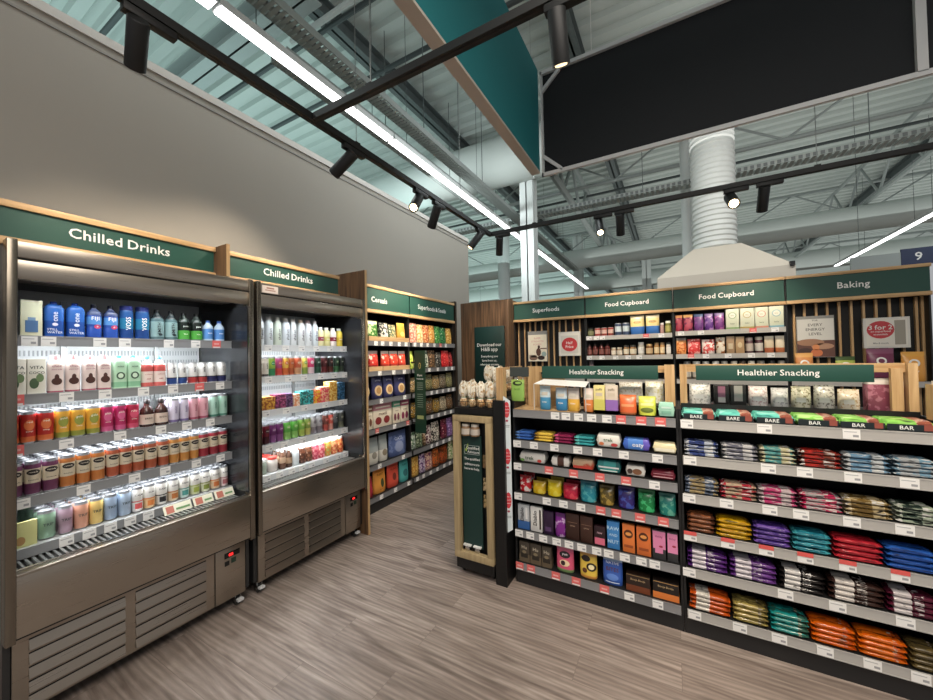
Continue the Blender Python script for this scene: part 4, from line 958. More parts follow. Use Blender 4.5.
gR = 'jars and packets on the rear shelving'
def R2_(sh): return f'{sh} shelf of nearer food cupboard bay'
def R3_(sh): return f'{sh} shelf of second food cupboard bay'
cR = lambda x0, L_: C(x0, L_)
def jr(c, lid, label=None, h=.12): return lambda w: jar(w, h, c, lid, label)
row(FR2, 1.80, mk(cR(-.966, [(-.945, -.87), (-.86, -.785), (-.781, -.71), (-.703, -.63), (-.62, -.538), (-.531, -.446), (-.444, -.278), (-.275, -.118), (-.118, -.075), (-.067, -.003)]),
    [('olive jar with black lid', jr('5a5a3a', '1e1e1c', '8a8a5a', .11))] + [('red bean tin', lambda w: tin(w, .105, 'a83a30', 'd8b8a8'))] * 3 + [('navy and white tin', lambda w: tin(w, .15, '3a4a6a', 'c8d4d8'))] * 2 + [('yellow and blue pouch', lambda w: pouch(w, .23, 'e8cf7a', .08, top='e8d8a8', low='2f74c4', lowf=.42, arts=(('o', 0, .15, .09, .04, 'd8a83a'), ('t', 'pasta', .03, 0, .15, '8a5a1a'))))] * 2 + [('small pink shaker', lambda w: jar(w, .125, 'c89a90', 'e8e0d8')), ('green jar with white lid', jr('7a7a2a', 'e8e8d8', 'a8a04a', .145))]), R2_('top'), gR, 0, cat='jar')
row(FR2, 1.552, mk(cR(-.966, [(-.955, -.895), (-.888, -.823), (-.816, -.749), (-.745, -.675), (-.668, -.603), (-.599, -.535), (-.527, -.457), (-.454, -.376), (-.365, -.29), (-.277, -.199), (-.189, -.131), (-.128, -.073), (-.063, -.012)]),
    [('dark red sauce bottle', lambda w: bottle(w, .15, '5a2420', 'round', '2a1412', 2., label=(.15, .55, '8a5048')))] * 4 + [('squat cream jar', jr('c8a888', 'd8cfb8', 'efe4d0', .1))] * 2 + [('nut butter jar', jr('a87a4a', '3a3a34', 'e8dcc0', .125))] * 2 + [('white label jar', jr('d8d0c0', 'e8e6e0', 'f2efe6', .155)), ('brown nut butter jar', jr('8a5a2c', 'c8a060', 'd8b888', .13))] + [('amber honey jar', jr('c08a4a', '8a6a3a', 'e8d0a0', .145))] * 2 + [('white capped bottle', jr('d8cfc4', '2a2a2a', 'f0eee8', .145))]), R2_('second'), gR, 0, cat='jar')
def fruitp(c, c2, top): return lambda w: pouch(w, .19, PR(c, c2, 22, .3, .55, 'e8d0d8'), .06, top=top)
def greenbox(c): return lambda w: box(w, .222, .06, 'd8dcc0', ((0, .1, c),), (('o', 0, .15, .07, .07, c), ('o', 0, .15, .058, .058, 'ecead6'), ('t', 'bio', .02, 0, .15, 'b0ae8a'), ('t', 'baby', .02, 0, .06, '7a8a6a')), name='food_box')
row(FR3, 1.812, mk(cR(.022, [(.038, .114), (.118, .215), (.218, .316), (.32, .41), (.413, .507), (.515, .635), (.641, .765), (.768, .881), (.886, 1.005)]),
    [('orange topped berry pouch', fruitp('a83a4a', '6a2040', 'd8842a')), ('amber topped berry pouch', fruitp('b04a5a', '6a2048', 'd89a3a')), ('blue topped berry pouch', fruitp('6a3a7a', '8a4a8a', '3a5a8a')), ('violet fruit pouch', fruitp('6a3a8a', 'b88ac0', '8a6aa8')), ('purple fruit pouch', fruitp('7a3a80', 'b06aa0', '7a5a98')), ('pale green box', greenbox('8aae6a')), ('pale green box with gold ring', greenbox('b8a048')), ('pale box with coral ring', greenbox('d88a6a')), ('pale box with blue base', greenbox('7ab8c8'))]), R3_('top'), gR, 0, cat='packet')
row(FR3, 1.552, mk(cR(.022, [(.038, .145), (.15, .282), (.286, .414), (.418, .508), (.514, .588), (.594, .673), (.681, .755), (.761, .836), (.84, .924), (.928, 1.008)]),
    [('clear bag of orange pieces', lambda w: pouch(w, .19, PR('c8642a', 'e8a060', 40, .3, .5), .06, top='8a8078')), ('red printed bag', lambda w: pouch(w, .17, PR('d83a3a', 'f0b0a8', 30, .3, .55), .06)), ('red and white bag', lambda w: pouch(w, .16, PR('d84a44', 'f0e0d8', 30, .3, .5), .06)), ('white and brown bag', lambda w: pouch(w, .18, PR('e8dcc8', 'a8683a', 26, .3, .55), .06)), ('tan paper bag', bx(.185, 'b8946a', .05, arts=(('r', -.02, .02, .05, .11, 'd8c4a0'),))), ('kraft paper bag', bx(.18, 'c09a68', .05, arts=(('o', 0, .09, .04, .06, 'e0c898'),))), ('dark plum jar', jr('6a4a50', 'b8a8a0', 'c8b8a8', .165)), ('dark red jar', jr('5a3038', 'c0b8a8', 'd8d0c4', .17)), ('beige and orange packet', po(.175, 'd8c4a0', .05, top='e0d4b8', low='c8683a', lowf=.3)), ('cream and orange packet', po(.175, 'e0d0b0', .05, top='e0d4b8', low='d0743a', lowf=.3))]), R3_('second'), gR, 0, cat='packet')
row(FR3, 1.27, mk(cR(.022, [(.102, .184), (.19, .277), (.283, .362), (.374, .452), (.457, .527), (.544, .612), (.618, .685), (.691, .762), (.767, .848), (.859, .932), (.938, 1.005)]),
    [(f'{c} topped jar', jr('8a7a6a', h_, 'c8c0b0', .2)) for c, h_ in (('grey', '7a7c7a'), ('white', 'e8e6de'), ('silver', 'c8c8c4'), ('bright white', 'f2f0ea'), ('pale grey', 'b0b0a8'), ('cream', 'e4dcc8'), ('brown', '5a4a3c'), ('ivory', 'ece4d0'), ('dull grey', '8a8880'), ('black', '2a2a2a'), ('stone', '9a948a'))]), R3_('third'), gR, -.02, cat='jar')
row(FR2, 1.27, [(.02, .1, 'mauve jar', jr('6a5a60', '3a3238', '8a7a84', .22))], R2_('third'), gR, -.02, cat='jar')
# posters and framed offers hung on the slats
def framed(x0, x1, z0, z1, label, fn, frame=M('e6e2d8', .4), paper='efe9dc', fw=.018, dep=.03, cat='poster', y=4.93):
    t = thing('framed_poster', label, cat, Matrix.Translation(((x0 + x1) / 2, y - .02, z0)), 'posters on the slatted walls')
    w = (x1 - x0) / 2; h = z1 - z0
    mb = MB(); mb.box(-w, w, .001, .03, 0, h, frame); mb.build('frame', t)
    mb = MB(); sf = flat(-.0005); mb.rect(-w + fw, w - fw, fw, h - fw, M(paper, .5), sf, 1, 1); fn(mb, w, h); mb.build('print', t)
def post1(mb, w, h):
    s = flat(-.001); mb.rect(-w, w, h - .05, h, M('8f8f8c', .4), s, 1, 1)
    for i, b_ in enumerate(('SUPER', 'STRENGTH', 'FOODS')): mb.text(b_, .034, 0, h - .1 - i * .042, M('d89a94'), s)
    mb.oval(.02, .2, .035, .045, M('4a2c24'), s); mb.oval(.015, .13, .07, .11, M('5a3a30'), s); mb.rect(-.12, -.01, .06, .09, M('b09a88'), s); mb.oval(-.06, .05, .12, .07, M('8a6a58'), s); mb.oval(.05, .05, .1, .06, M('3a2a26'), s); mb.rect(.04, .13, .17, .185, M('6a4434'), s); mb.oval(.09, .1, .07, .07, M('9ab0ac'), s)
framed(-1.765, -1.492, 1.49, 1.91, 'cream poster with pink lettering and a reaching figure on superfoods bay', post1, M('a8a8a4', .4), 'eadfc6', .004)
def post2(mb, w, h):
    s = flat(-.001); mb.rect(-w + .03, w - .03, .03, h - .05, M('ddd8cc', .5), s, 1, 1); mb.oval(0, h * .47, w * 1.45, h * .58, M('cf2b30'), flat(-.0015))
    mb.text('Half', .05, 0, h * .54, WHITE, flat(-.002)); mb.text('Price', .05, 0, h * .38, WHITE, flat(-.002))
framed(-1.33, -1.045, 1.56, 1.88, 'square white frame with a red oval reading Half Price', post2, cat='offer sign')
def post3(mb, w, h):
    s = flat(-.001); mb.rect(-w, w, h - .03, h, M('8c8c88', .4), s, 1, 1)
    for i, b_ in enumerate(('FOR', 'EVERY', 'ENERGY', 'LEVEL')): mb.text(b_, .022 if i == 0 else .038, 0, h - .045 - i * .045, M('5c5c58'), s)
    mb.rect(-w, w, .004, .17, M('6a4438'), s, 1, 1); mb.oval(-.04, .15, w * 1.5, .07, M('a87a5a'), flat(-.0014)); mb.oval(.05, .11, w * 1.2, .06, M('b88a6a'), flat(-.0014)); mb.oval(-.08, .06, .11, .07, M('4a3430'), flat(-.0014)); mb.oval(0.0, .1, .055, .06, M('e08a4a'), flat(-.0018)); mb.oval(.005, .045, .09, .075, M('d8743a'), flat(-.0018))
framed(1.113, 1.395, 1.5, 1.915, 'grey poster reading energy level above orange fruit on the baking bay', post3, M('a8a8a4', .4), 'd6d4cc', .004)
def post4(mb, w, h):
    s = flat(-.001); mb.rect(w - .1, w - .03, .03, h - .03, M('a8a090', .4), s, 1, 1); mb.oval(-.04, h * .6, w * 1.2, h * .58, M('d2303a'), flat(-.0014))
    mb.text('3 for 2', .06, -.04, h * .68, WHITE, flat(-.002)); mb.text('on superfood', .024, -.04, h * .54, WHITE, flat(-.002)); mb.text('essentials', .024, -.04, h * .45, WHITE, flat(-.002)); mb.text('Mix & match', .02, -.04, h * .16, M('8a8a86'), flat(-.002))
framed(1.595, 1.9, 1.58, 1.865, 'white frame with a red oval reading 3 for 2 on the baking bay', post4, cat='offer sign', y=4.92)
# big pouches standing on the baking bay's counter
def qp(c, t, h=.25): return lambda w: pouch(w, h, c, .08, top=t, arts=(('o', 0, h * .62, .07, .07, 'f4f0e8'), ('o', 0, h * .62, .042, .042, c if isinstance(c, str) else t), ('t', 'flour', .025, 0, h * .35, 'f4f0e8')))
row(FR4, 1.27, [(.05, .2, 'orange fruit printed pouch', qp('dc8a3a', 'e8a84a', .275)), (.35, .5, 'lime and dark green pouch', qp('a8b83a', '3f5a1c', .235)), (.565, .76, 'large plum purple pouch', qp('7a2a50', '8f4a6a', .305)), (.79, .95, 'bright orange pouch', qp('efa01e', 'f0a820', .27))], 'standing on baking bay shelf', gR, -.02, cat='packet')
for i, (u, l) in enumerate(((.1, 'first'), (.4, 'second'))):
    tt = thing('shelf_card', f'{l} small white card on the superfoods bay counter', 'card', FR1, 'white cards')
    mb = MB(); mb.box(u - .03, u + .13, .0, .06, 1.272, 1.505 if False else 1.3, WHITE); mb.build('card', tt)
# ------------------------------------------------------------------ snack gondola
ZL = (1.197, .988, .833, .629, .377, .153); ZG = (1.197, .996, .787, .577, .378, .151)
tl, SL = bay(FGL, 1.01, 'snack shelving bay beside the nut stand, with many red price tickets', ZL, .45, None, top=1.25, railmat=M('8a8a8c', .4), plinth=.085)
tr, SRt = bay(FGR, 1.01, 'snack shelving bay of stacked bars, the one away from the nut stand', ZG, .45, None, top=1.25, railmat=M('b3b0ab', .4), plinth=.085)
tickets(SL[0], FGL, [x + .99 for x in (-.68, -.61, -.53, -.45, -.36, -.28, -.17, -.07)], ZL[0], 0, w=.055, red=(5, 6, 7))
tickets(SL[1], FGL, [x + .99 for x in (-.95, -.83, -.69, -.54, -.42, -.27, -.09)], ZL[1], 0, w=.055)
tickets(SL[2], FGL, [x + .99 for x in (-.95, -.73, -.57, -.41, -.26, -.11)], ZL[2], 0, w=.055, red=(1, 2, 3, 4))
tickets(SL[3], FGL, [x + .99 for x in (-.95, -.75, -.64, -.53, -.41, -.32, -.19, -.07)], ZL[3], 0, w=.055, red=(4, 5, 6, 7))
tickets(SL[4], FGL, [x + .99 for x in (-.95, -.87, -.78, -.69, -.61, -.53, -.44, -.37, -.28, -.19, -.12)], ZL[4], 0, w=.055)
tickets(SL[5], FGL, [x + .99 for x in (-.95, -.87, -.7, -.57, -.4, -.26, -.11)], ZL[5], 0, w=.055, red=(0, 1, 2, 3, 4))
for i, us in enumerate(((.06, .4, .72), (.07, .41, .55, .72, .9), (.06, .23, .41, .53, .71, .88), (.06, .23, .39, .54, .69, .86), (.05, .46, .65, .87), (.07, .27, .43, .6, .76, .91))):
    tickets(SRt[i], FGR, [x - .022 for x in us], ZG[i], 0, w=.06, red=())
for i, u in enumerate((.06, .23, .39, .54, .69, .86)):
    mb = MB(); mb.box(u - .052, u + .008, -.0052, -.0036, ZG[3] - .014, ZG[3] + .006, M('e8554e', .5)); tag(mb.build('offer_strip', SRt[3]), 'red offer strip')
# top deck, wooden frame and signs: parts of each bay
mb = MB(); mb.box(.0, .45, .03, .44, 1.1975, 1.203, OAK); mb.build('wooden_deck', tl)
mb = MB(); mb.box(.0, .31, .26, .28, 1.204, 1.43, OAK); mb.build('crate_back', tl)
mb = MB(); mb.box(-.022, .115, .045, .058, 1.425, 1.492, M('3b4443', .5)); mb.build('crate_board', tl)
mb = MB(); mb.box(.055, .145, .2, .24, 1.204, 1.492, OAKV); mb.box(.945, .998, .14, .18, 1.252, 1.5, OAKV); mb.box(.145, .945, .205, .225, 1.45, 1.492, OAK); mb.box(.945, .96, .15, .22, 1.45, 1.49, OAK); mb.build('wooden_frame', tl)
mb = MB(); mb.box(.014, .05, .2, .24, 1.252, 1.5, OAKV); mb.box(.05, .99, .215, .235, 1.455, 1.5, OAK); mb.box(.905, .945, .192, .215, 1.252, 1.475, OAKV); mb.box(.962, .995, .192, .235, 1.252, 1.5, OAKV); mb.box(.2, .22, .12, .215, 1.46, 1.48, OAK); mb.box(.6, .62, .12, .215, 1.46, 1.48, OAK); mb.build('wooden_frame', tr)
mb = MB(); mb.box(.45, .995, .118, .44, 1.23, 1.252, DARK); mb.build('upper_ledge', tl)
mb = MB(); mb.box(.015, .995, .19, .44, 1.23, 1.252, DARK); mb.box(.015, .995, .186, .19, 1.215, 1.268, BLACK); mb.build('upper_ledge', tr)
for par, F, x0, x1, tx in ((tl, FGL, -.795, -.078, .28), (tr, FGR, .115, .838, .325)):
    ox = F.translation.x
    mb = MB(); mb.box(x0 - ox, x1 - ox, .1, .12, 1.412, 1.496, GREEN, .001); b = mb.build('header_board', par)
    lettering(b, 'Healthier Snacking', .335, (x0 + x1) / 2 - ox + (-.0 if par is tl else .0), 1.452, .0988)
def L_s(sh): return f'{sh} shelf of snack bay by nut stand'
def R_s(sh): return f'{sh} shelf of stacked bars bay'
gL = 'snacks on the bay by the nut stand'; gS = 'bars on the stacked bars bay'
cL = lambda L_: C(-.99, L_)
# top shelf of the left bay
def clipbag(w): return pouch(w, .15, '8fbf4a', .03, top='a8cf5a', arts=(('o', 0, .125, .07, .034, '23301a'), ('o', .005, .127, .045, .018, '8fbf4a'), ('t', 'lentil', .02, 0, .085, '5a8a2a')))
def twotone(c, t='e8e0d0', h=.15): return lambda w: pouch(w, h, t, .05, low=c, lowf=.52, arts=(('r', -w * .28, w * .28, h * .6, h * .74, 'c8c0b0'), ('t', 'bites', .016, 0, h * .34, 'f4f0e6')))
row(FGL, 1.204, [(-.04, .068, 'lime green bag with black oval hanging on a hook', clipbag, {'dep': .035, 'z': .049})], 'snack bay top', gL, .03, cat='snack')
t = thing('bag_hook', 'small silver hook and rail holding the lime green bag', 'hook', FGL)
mb = MB(); mb.tube([(.033, .2585, 1.416), (.033, .1, 1.416), (.033, .072, 1.412), (.033, .05, 1.4), (.033, .044, 1.41)], .003, CHROME, 8); mb.tube([(.03, .2565, 1.42), (.3, .2565, 1.42)], .0025, CHROME, 6); mb.build('hook', t)
row(FGL, 1.204, mk(cL([(-.815, -.735), (-.704, -.62), (-.622, -.54), (-.518, -.45)]), [('pale blue snack pouch', twotone('3a94c0', 'c8dce4', .16)), ('blue snack pouch', twotone('2f88bc', 'c0d0d8')), ('yellow snack pouch', twotone('eeb41e', 'd8ccc0')), ('orange snack pouch', twotone('e8842a', 'e0d0c4'))]), L_s('top'), gL, .025, cat='snack')
t = thing('acrylic_display', 'clear riser with flat white top over the small pouches', 'display stand', FGL)
mb = MB(); q = [(.165, .012, 1.378), (.505, .006, 1.364), (.512, .095, 1.392), (.21, .095, 1.405)]; mb.add(q + [(x, y, z + .003) for x, y, z in q], [(0, 1, 2, 3), (4, 7, 6, 5), (0, 4, 5, 1), (1, 5, 6, 2), (2, 6, 7, 3), (3, 7, 4, 0)], WHITE); mb.build('white_top', t)
for x, y, z in q:
    mb = MB(); mb.box(x - .002, x + .002, y - .002 if y > .05 else y, y + .002, 1.2045, z, M('cfd8d8', .1)); mb.build('leg', t)
def tallbox(c, c2, lo): return lambda w: box(w, .175, .05, c, ((0, .5, c2), (0, .12, lo)), (('r', -w * .3, w * .3, .11, .13, 'd8c8b0'), ('t', 'puffs', .02, 0, .15, '8a7a5a')), name='snack_box')
row(FGL, 1.199, mk(cL([(-.45, -.381), (-.378, -.305)]), [('yellow and cream snack carton', tallbox('f0e08a', 'd8d050', 'e8d83a')), ('purple and beige snack carton', tallbox('e0d0bc', '9a6ac0', '4a2a6a'))]), L_s('top'), gL, .03, cat='snack')
row(FGL, 1.199, mk(cL([(-.302, -.197), (-.193, -.09)]), [('round orange snack bag', po(.12, 'e8641a', .07, top='e8742a', arts=(('r', -.035, .035, .05, .065, 'f09a5a'),), low='a85a2a', lowf=.12)), ('round lime yellow snack bag', po(.115, 'd8e01e', .07, top='e0e83a', arts=(('o', 0, .035, .07, .03, '6a7a1c'), ('r', -.035, .035, .06, .075, 'eef08a'))))]), L_s('top'), gL, .03, cat='snack')
row(FGL, 1.199, mk(cL([(-.083, .005)]), [('mint green snack pack', lambda w: bar(w, .085, .06, ((0, 1, 'a4dcc4'),), arts=(('r', -w * .3, w * .3, .02, .035, '7ab8a0'), ('r', -w * .3, w * .3, .05, .06, 'd0f0e0')), fat=3))]), L_s('top'), gL, .03, cat='snack')
def clear(c1, c2, c3, h): return lambda w: pouch(w, h, PR(c1, c2, 95, .2, .57, c3), .07, name='clear_snack_bag', rough=.2, arts=(('r', -w * .3, w * .15, h * .3, h * .5, c3),))
row(FGL, 1.252, mk(cL([(-.42, -.34), (-.325, -.17), (-.165, -.05)]), [('cream clear bag', clear('efece0', 'ddd6c2', 'f4f2ea', .12)), ('nutty clear bag', clear('efece2', 'd0c6ac', 'f4f2ea', .135)), ('pale yellow clear bag', clear('f2f0e0', 'dcd69a', 'fafaf2', .14))]), 'ledge of snack bay by nut stand', gL, .2, cat='snack')
# lying stacks
def stack(F, z, u0, u1, desc, cols, where, group, levels=3, deep=2, h=.018, d=.05, arts=(), name='snack_bar', dep=.03, fat=1.):
    w = round((u1 - u0) * .97, 3)
    p = bar(w, h, d, cols, name, fat, arts)
    for j in range(deep):
        for k in range(levels):
            loc = F @ Vector(((u0 + u1) / 2 + (.008 if F is FGL else 0) + RND.uniform(-.0025, .0025), dep + d / 2 + j * (d + .006) + RND.uniform(-.002, .002), z + .001 + k * (h + .0006)))
            o = p.place(Matrix.Translation(loc))
            lv = 'top' if k == levels - 1 else 'bottom' if k == 0 else ORD[k]
            st = '' if deep == 1 else ('front stack, ' if j == 0 else f'{ORD[j]} stack back, ')
            tag(o, lab_check(f'{desc} bar, {lv} of {st}{where}' if deep > 1 else f'{desc} bar, {lv} of its stack, {where}'), 'snack bar', group)
u = cL([(-.985, -.86), (-.849, -.718), (-.713, -.583), (-.578, -.452)])
for (a, b), (n, c, c2) in zip(u, (('blue', '2f62b4', '5a8ad0'), ('yellow', 'e8c01e', 'b88a14'), ('maroon', '8a1a4a', 'c84a7a'), ('teal', '1f9aa0', '5ac8c4'))):
    stack(FGL, ZL[1], a, b, n, ((0, .25, c2), (.25, 1, c)), L_s('second'), gL, 3, 2, .019, .055)
def pk(cs, h, arts=(), d=.09): return lambda w: bar(w, h, d, cs, name='snack_multipack', fat=3, arts=arts)
row(FGL, ZL[1], mk(cL([(-.442, -.293), (-.285, -.128), (-.118, .01)]), [('white oat multipack', pk(((0, .12, 'd8d4c8'), (.12, 1, 'eeeae0')), .085, (('t', 'trek', .03, 0, .05, '3a6a3a'), ('o', -.04, .025, .03, .02, 'd8743a'), ('o', .035, .022, .04, .02, 'c83a3a')))), ('blue multipack with white script', pk(((0, .2, '3a6ad0'), (.2, .75, '4a8ae0'), (.75, 1, '6a5ac8')), .07, (('t', 'oaty', .034, .01, .03, 'f4f6fa'),))), ('cream multipack', pk(((0, 1, 'ece0b0'),), .06, (('r', -.05, .05, .012, .03, 'f4ecd0'),)))]), L_s('second'), gL, .03, cat='snack')
row(FGL, ZL[2], mk(cL([(-.97, -.775), (-.741, -.612), (-.6, -.455), (-.444, -.295), (-.272, -.158), (-.133, .0)]), [('long white multipack with red fruit', pk(((0, 1, 'e6e2da'),), .075, (('t', 'trek', .034, -.02, .035, '3a5a3a'), ('o', .05, .02, .03, .02, 'c83a34'), ('o', -.07, .018, .03, .018, '6a9a4a')))), ('white and chocolate multipack', pk(((0, .35, 'efe9e2'), (.35, .7, '5a3a30'), (.7, 1, 'e8e0d8')), .065)), ('tan and red multipack', pk(((0, 1, PR('c8a888', 'b84a34', 12, .3, .6)),), .07, (('r', -.06, .05, .008, .025, 'c83a2a'),))), ('teal striped multipack', pk(((0, .3, '1f8a8a'), (.3, .8, '2aa4a0'), (.8, 1, '1a7070')), .075, (('r', -.06, .06, .03, .04, 'e8f0ec'), ('r', -.05, .05, .012, .018, 'd8e8e0')))), ('white granola multipack', pk(((0, 1, 'ece6dc'),), .065, (('o', .01, .03, .05, .035, '8a5a3a'), ('o', -.03, .03, .03, .03, '4a3a34')))), ('maroon striped multipack', pk(((0, 1, '7a1c30'),), .055, (('r', -.05, .05, .015, .02, 'd8a0a8'), ('r', -.05, .05, .032, .037, 'c87a86'))))]), L_s('third'), gL, .03, cat='snack')
def bag(c, c2, c3=None, h=.1):
    c, c2, c3 = [q and ''.join(f'{int(int(q[i:i + 2], 16) * .85):02x}' for i in (0, 2, 4)) for q in (c, c2, c3)]
    return lambda w: pouch(w, h, PR(c, c2, 34, .22, .55, c3), .07, top=c, name='snack_bag')
row(FGL, ZL[3], mk(cL([(-.982, -.89), (-.884, -.785), (-.779, -.676), (-.671, -.565), (-.557, -.448), (-.436, -.342), (-.325, -.222), (-.211, -.11), (-.096, .0)]), [('red and white snack bag', bag('c8202c', 'f0e8e4', None, .105)), ('dull yellow snack bag', bag('d8b01e', 'e8d04a', 'c83030', .08)), ('bright yellow snack bag', bag('e8cc1a', 'f0e04a', 'a87a14', .1)), ('cherry pink snack bag', bag('c82040', 'e84a5a', 'f0c0b0', .095)), ('turquoise snack bag', bag('2a94a8', '5ab8c0', 'e8d8a0', .125)), ('bronze snack bag', bag('6a5a2a', 'b89a4a', '3a2a1a', .115)), ('violet blue snack bag', bag('3a2a7a', '4a5ab8', 'c8d0e8', .125)), ('emerald snack bag', bag('1f8a4a', '4ac880', '0f5a30', .125)), ('sea green snack bag', bag('2a8a80', '6ab8a0', 'c8c8a0', .12))]), L_s('fourth'), gL, .03, deep=2, cat='snack')
def tb(c, h, *arts, d=.03): return lambda w: box(w, h, d, c, (), arts, name='chocolate_bar')
row(FGL, ZL[4], mk(cL([(-.985, -.9), (-.892, -.808), (-.8, -.73), (-.724, -.65), (-.646, -.558), (-.553, -.474), (-.466, -.398), (-.388, -.315), (-.298, -.228), (-.219, -.14), (-.134, -.062), (-.056, .0)]), [
    ('grey and blue slim box', lambda w: box(w, .165, .03, 'b8bcc0', ((0, .34, '2a62a8'),), (('t', 'Diablo', .034, -.01, .1, '1c1c1e', True), ('r', .015, .03, .07, .15, 'e4e4e4')), name='chocolate_bar')),
    ('black and white slim box', tb('e6e4e0', .165, ('t', 'Diablo', .036, -.008, .09, '141416', True), ('r', .022, .034, .02, .15, '3a2a22'))),
    ('dark violet bar', tb('2e1638', .15, ('r', -.02, .02, .02, .05, '5a3a6a'))), ('purple bottle shaped pack', lambda w: pouch(w, .15, PR('7a2a86', 'c8a8d0', 24, .25, .58), .04, top='5a1a66')), 
    ('first chocolate brown box', tb('3a2018', .165, ('t', 'cacao', .014, 0, .09, 'b89a80'), ('r', -.03, .03, .11, .113, '8a6a54'))), ('second chocolate brown box', tb('42261c', .165, ('t', 'cacao', .014, 0, .09, 'b89a80'), ('r', -.03, .03, .11, .113, '8a6a54'))),
    ('pink and black pack', tb('2a141c', .12, ('r', -.03, .03, .008, .05, 'e86a8a'), ('t', 'raw', .02, 0, .08, 'd8b0bc'))), ('bright blue slab', tb('2a86d0', .165, ('t', 'RAW', .03, 0, .125, 'bfe0f4'), ('t', 'AND', .022, 0, .085, 'bfe0f4'), ('t', 'NUT', .03, 0, .045, 'bfe0f4'))),
    ('first orange slab', tb('ee7a12', .165, ('o', 0, .11, .05, .05, '5a2a10'), ('o', 0, .11, .034, .02, 'ee9a3a'), ('r', -.025, .025, .03, .045, 'a84a0c'))), ('second orange slab', tb('e87010', .165, ('o', 0, .11, .05, .05, '5a2a10'), ('o', 0, .11, .034, .02, 'ee9a3a'), ('r', -.025, .025, .03, .045, 'a84a0c'))),
    ('pink and charcoal slab', tb('3a3a3c', .165, ('r', -.03, .034, .06, .16, 'e884b4'), ('r', -.02, .02, .035, .06, 'e884b4'), ('t', 'doisy', .018, 0, .13, '9a3a6a'), ('o', .01, .075, .02, .012, 'b02040'))), ('pink slab at the end', tb('3e3e40', .165, ('r', -.024, .026, .05, .16, 'ea88b8'), ('t', 'doisy', .015, 0, .13, '9a3a6a'), ('o', .008, .09, .02, .012, 'b02040')))]), L_s('fifth'), gL, .02, deep=1, cat='chocolate')
def hu(w): return box(w, .135, .05, '4a4034', ((0, .38, '6a5a44'),), (('t', 'Hu', .032, 0, .1, 'c8bca4'), ('r', -.025, .025, .03, .06, '2a241c'), ('o', 0, .068, .03, .02, '8a7a5c')), name='chocolate_bar')
row(FGL, ZL[5], mk(cL([(-.98, -.904), (-.9, -.82), (-.815, -.75), (-.722, -.6), (-.568, -.452), (-.425, -.3), (-.285, -.15), (-.138, .0)]), [('taupe chocolate packet', hu)] * 3 + [
    ('pink panda pouch', lambda w: pouch(w, .155, 'e8507a', .05, top='e86a8e', low='7a9a5a', lowf=.14, arts=(('o', 0, .11, .07, .04, '2a1c20'), ('t', 'yum', .02, 0, .11, 'fbe8ee'), ('o', 0, .06, .065, .04, 'f4d8a8'), ('o', -.01, .06, .03, .03, '3a2226')))),
    ('yellow panda pouch', lambda w: pouch(w, .16, 'f0c81c', .05, top='e8a83a', low='e89a2a', lowf=.12, arts=(('o', -.015, .12, .055, .035, '2a1c14'), ('o', .02, .075, .06, .05, '2a2018'), ('o', .02, .075, .036, .03, 'f6e8b0'), ('o', -.02, .05, .03, .03, '6a3a1c')))),
    ('royal blue pouch', lambda w: pouch(w, .165, '2a5ec0', .05, top='9ab8e4', arts=(('t', 'NATIVE', .022, 0, .13, 'dbe8fa'), ('t', 'BITES', .03, 0, .095, '6a3a3a'), ('o', 0, .05, .07, .04, '5a8ae0'), ('r', -.04, .04, .016, .022, 'dbe8fa')))),
    ('dark brown chocolate box', lambda w: box(w, .1, .08, '2c1c14', ((0, .36, '7a3c1c'),), (('r', -.062, .062, .092, .096, '9a7a4a'), ('t', 'Booja Booja', .016, 0, .07, 'c8a878')), name='chocolate_box')),
    ('black and orange chocolate box', lambda w: box(w, .1, .08, '1e1612', ((0, .36, 'e87a10'),), (('r', -.062, .062, .092, .096, 'b88a4a'), ('t', 'Booja Booja', .016, 0, .07, 'c8a878')), name='chocolate_box'))]), L_s('bottom'), gL, .02, deep=1, cat='chocolate')

# the stacked bars bay
cG = lambda L_: C(.022, L_)
us = cG([(.036, .2), (.206, .362), (.368, .525), (.531, .688), (.695, .83), (.838, .995)])
for i, (a, b) in enumerate(us):
    c = ST('6cc8b8', '9ae0d2', '3a8a80', .5) if i < 3 else ST('8ac85a', 'b8e88a', '3a4a34', .5)
    p = bar(round((b - a) * .995, 3), .05, .165, ((0, .62, c), (.62, .92, PR('8a4a3a', 'c8a08a', 40, .3, .5, '4a5a4a')), (.92, 1, c)), 'snack_pack', 2., (('r', -.074, .074, .004, .033, '1b262a'), ('t', 'BARE' if i < 3 else 'BAR', .024, -.012, .018, 'f2f4ee'), ('r', .04, .068, .008, .034, '9a4a3a')))
    nm = 'turquoise snack pack' if i < 3 else 'light green snack pack'
    o = p.place(Matrix.Translation(FGR @ Vector(((a + b) / 2, .012 + .0825 + .002, ZG[0] + .001))))
    tag(o, lab_check(f"{ORD[i % 3]} {nm} from the left, {R_s('top')}"), 'snack', gS)
def dim(h, f): return ''.join(f'{int(int(h[i:i + 2], 16) * f):02x}' for i in (0, 2, 4))
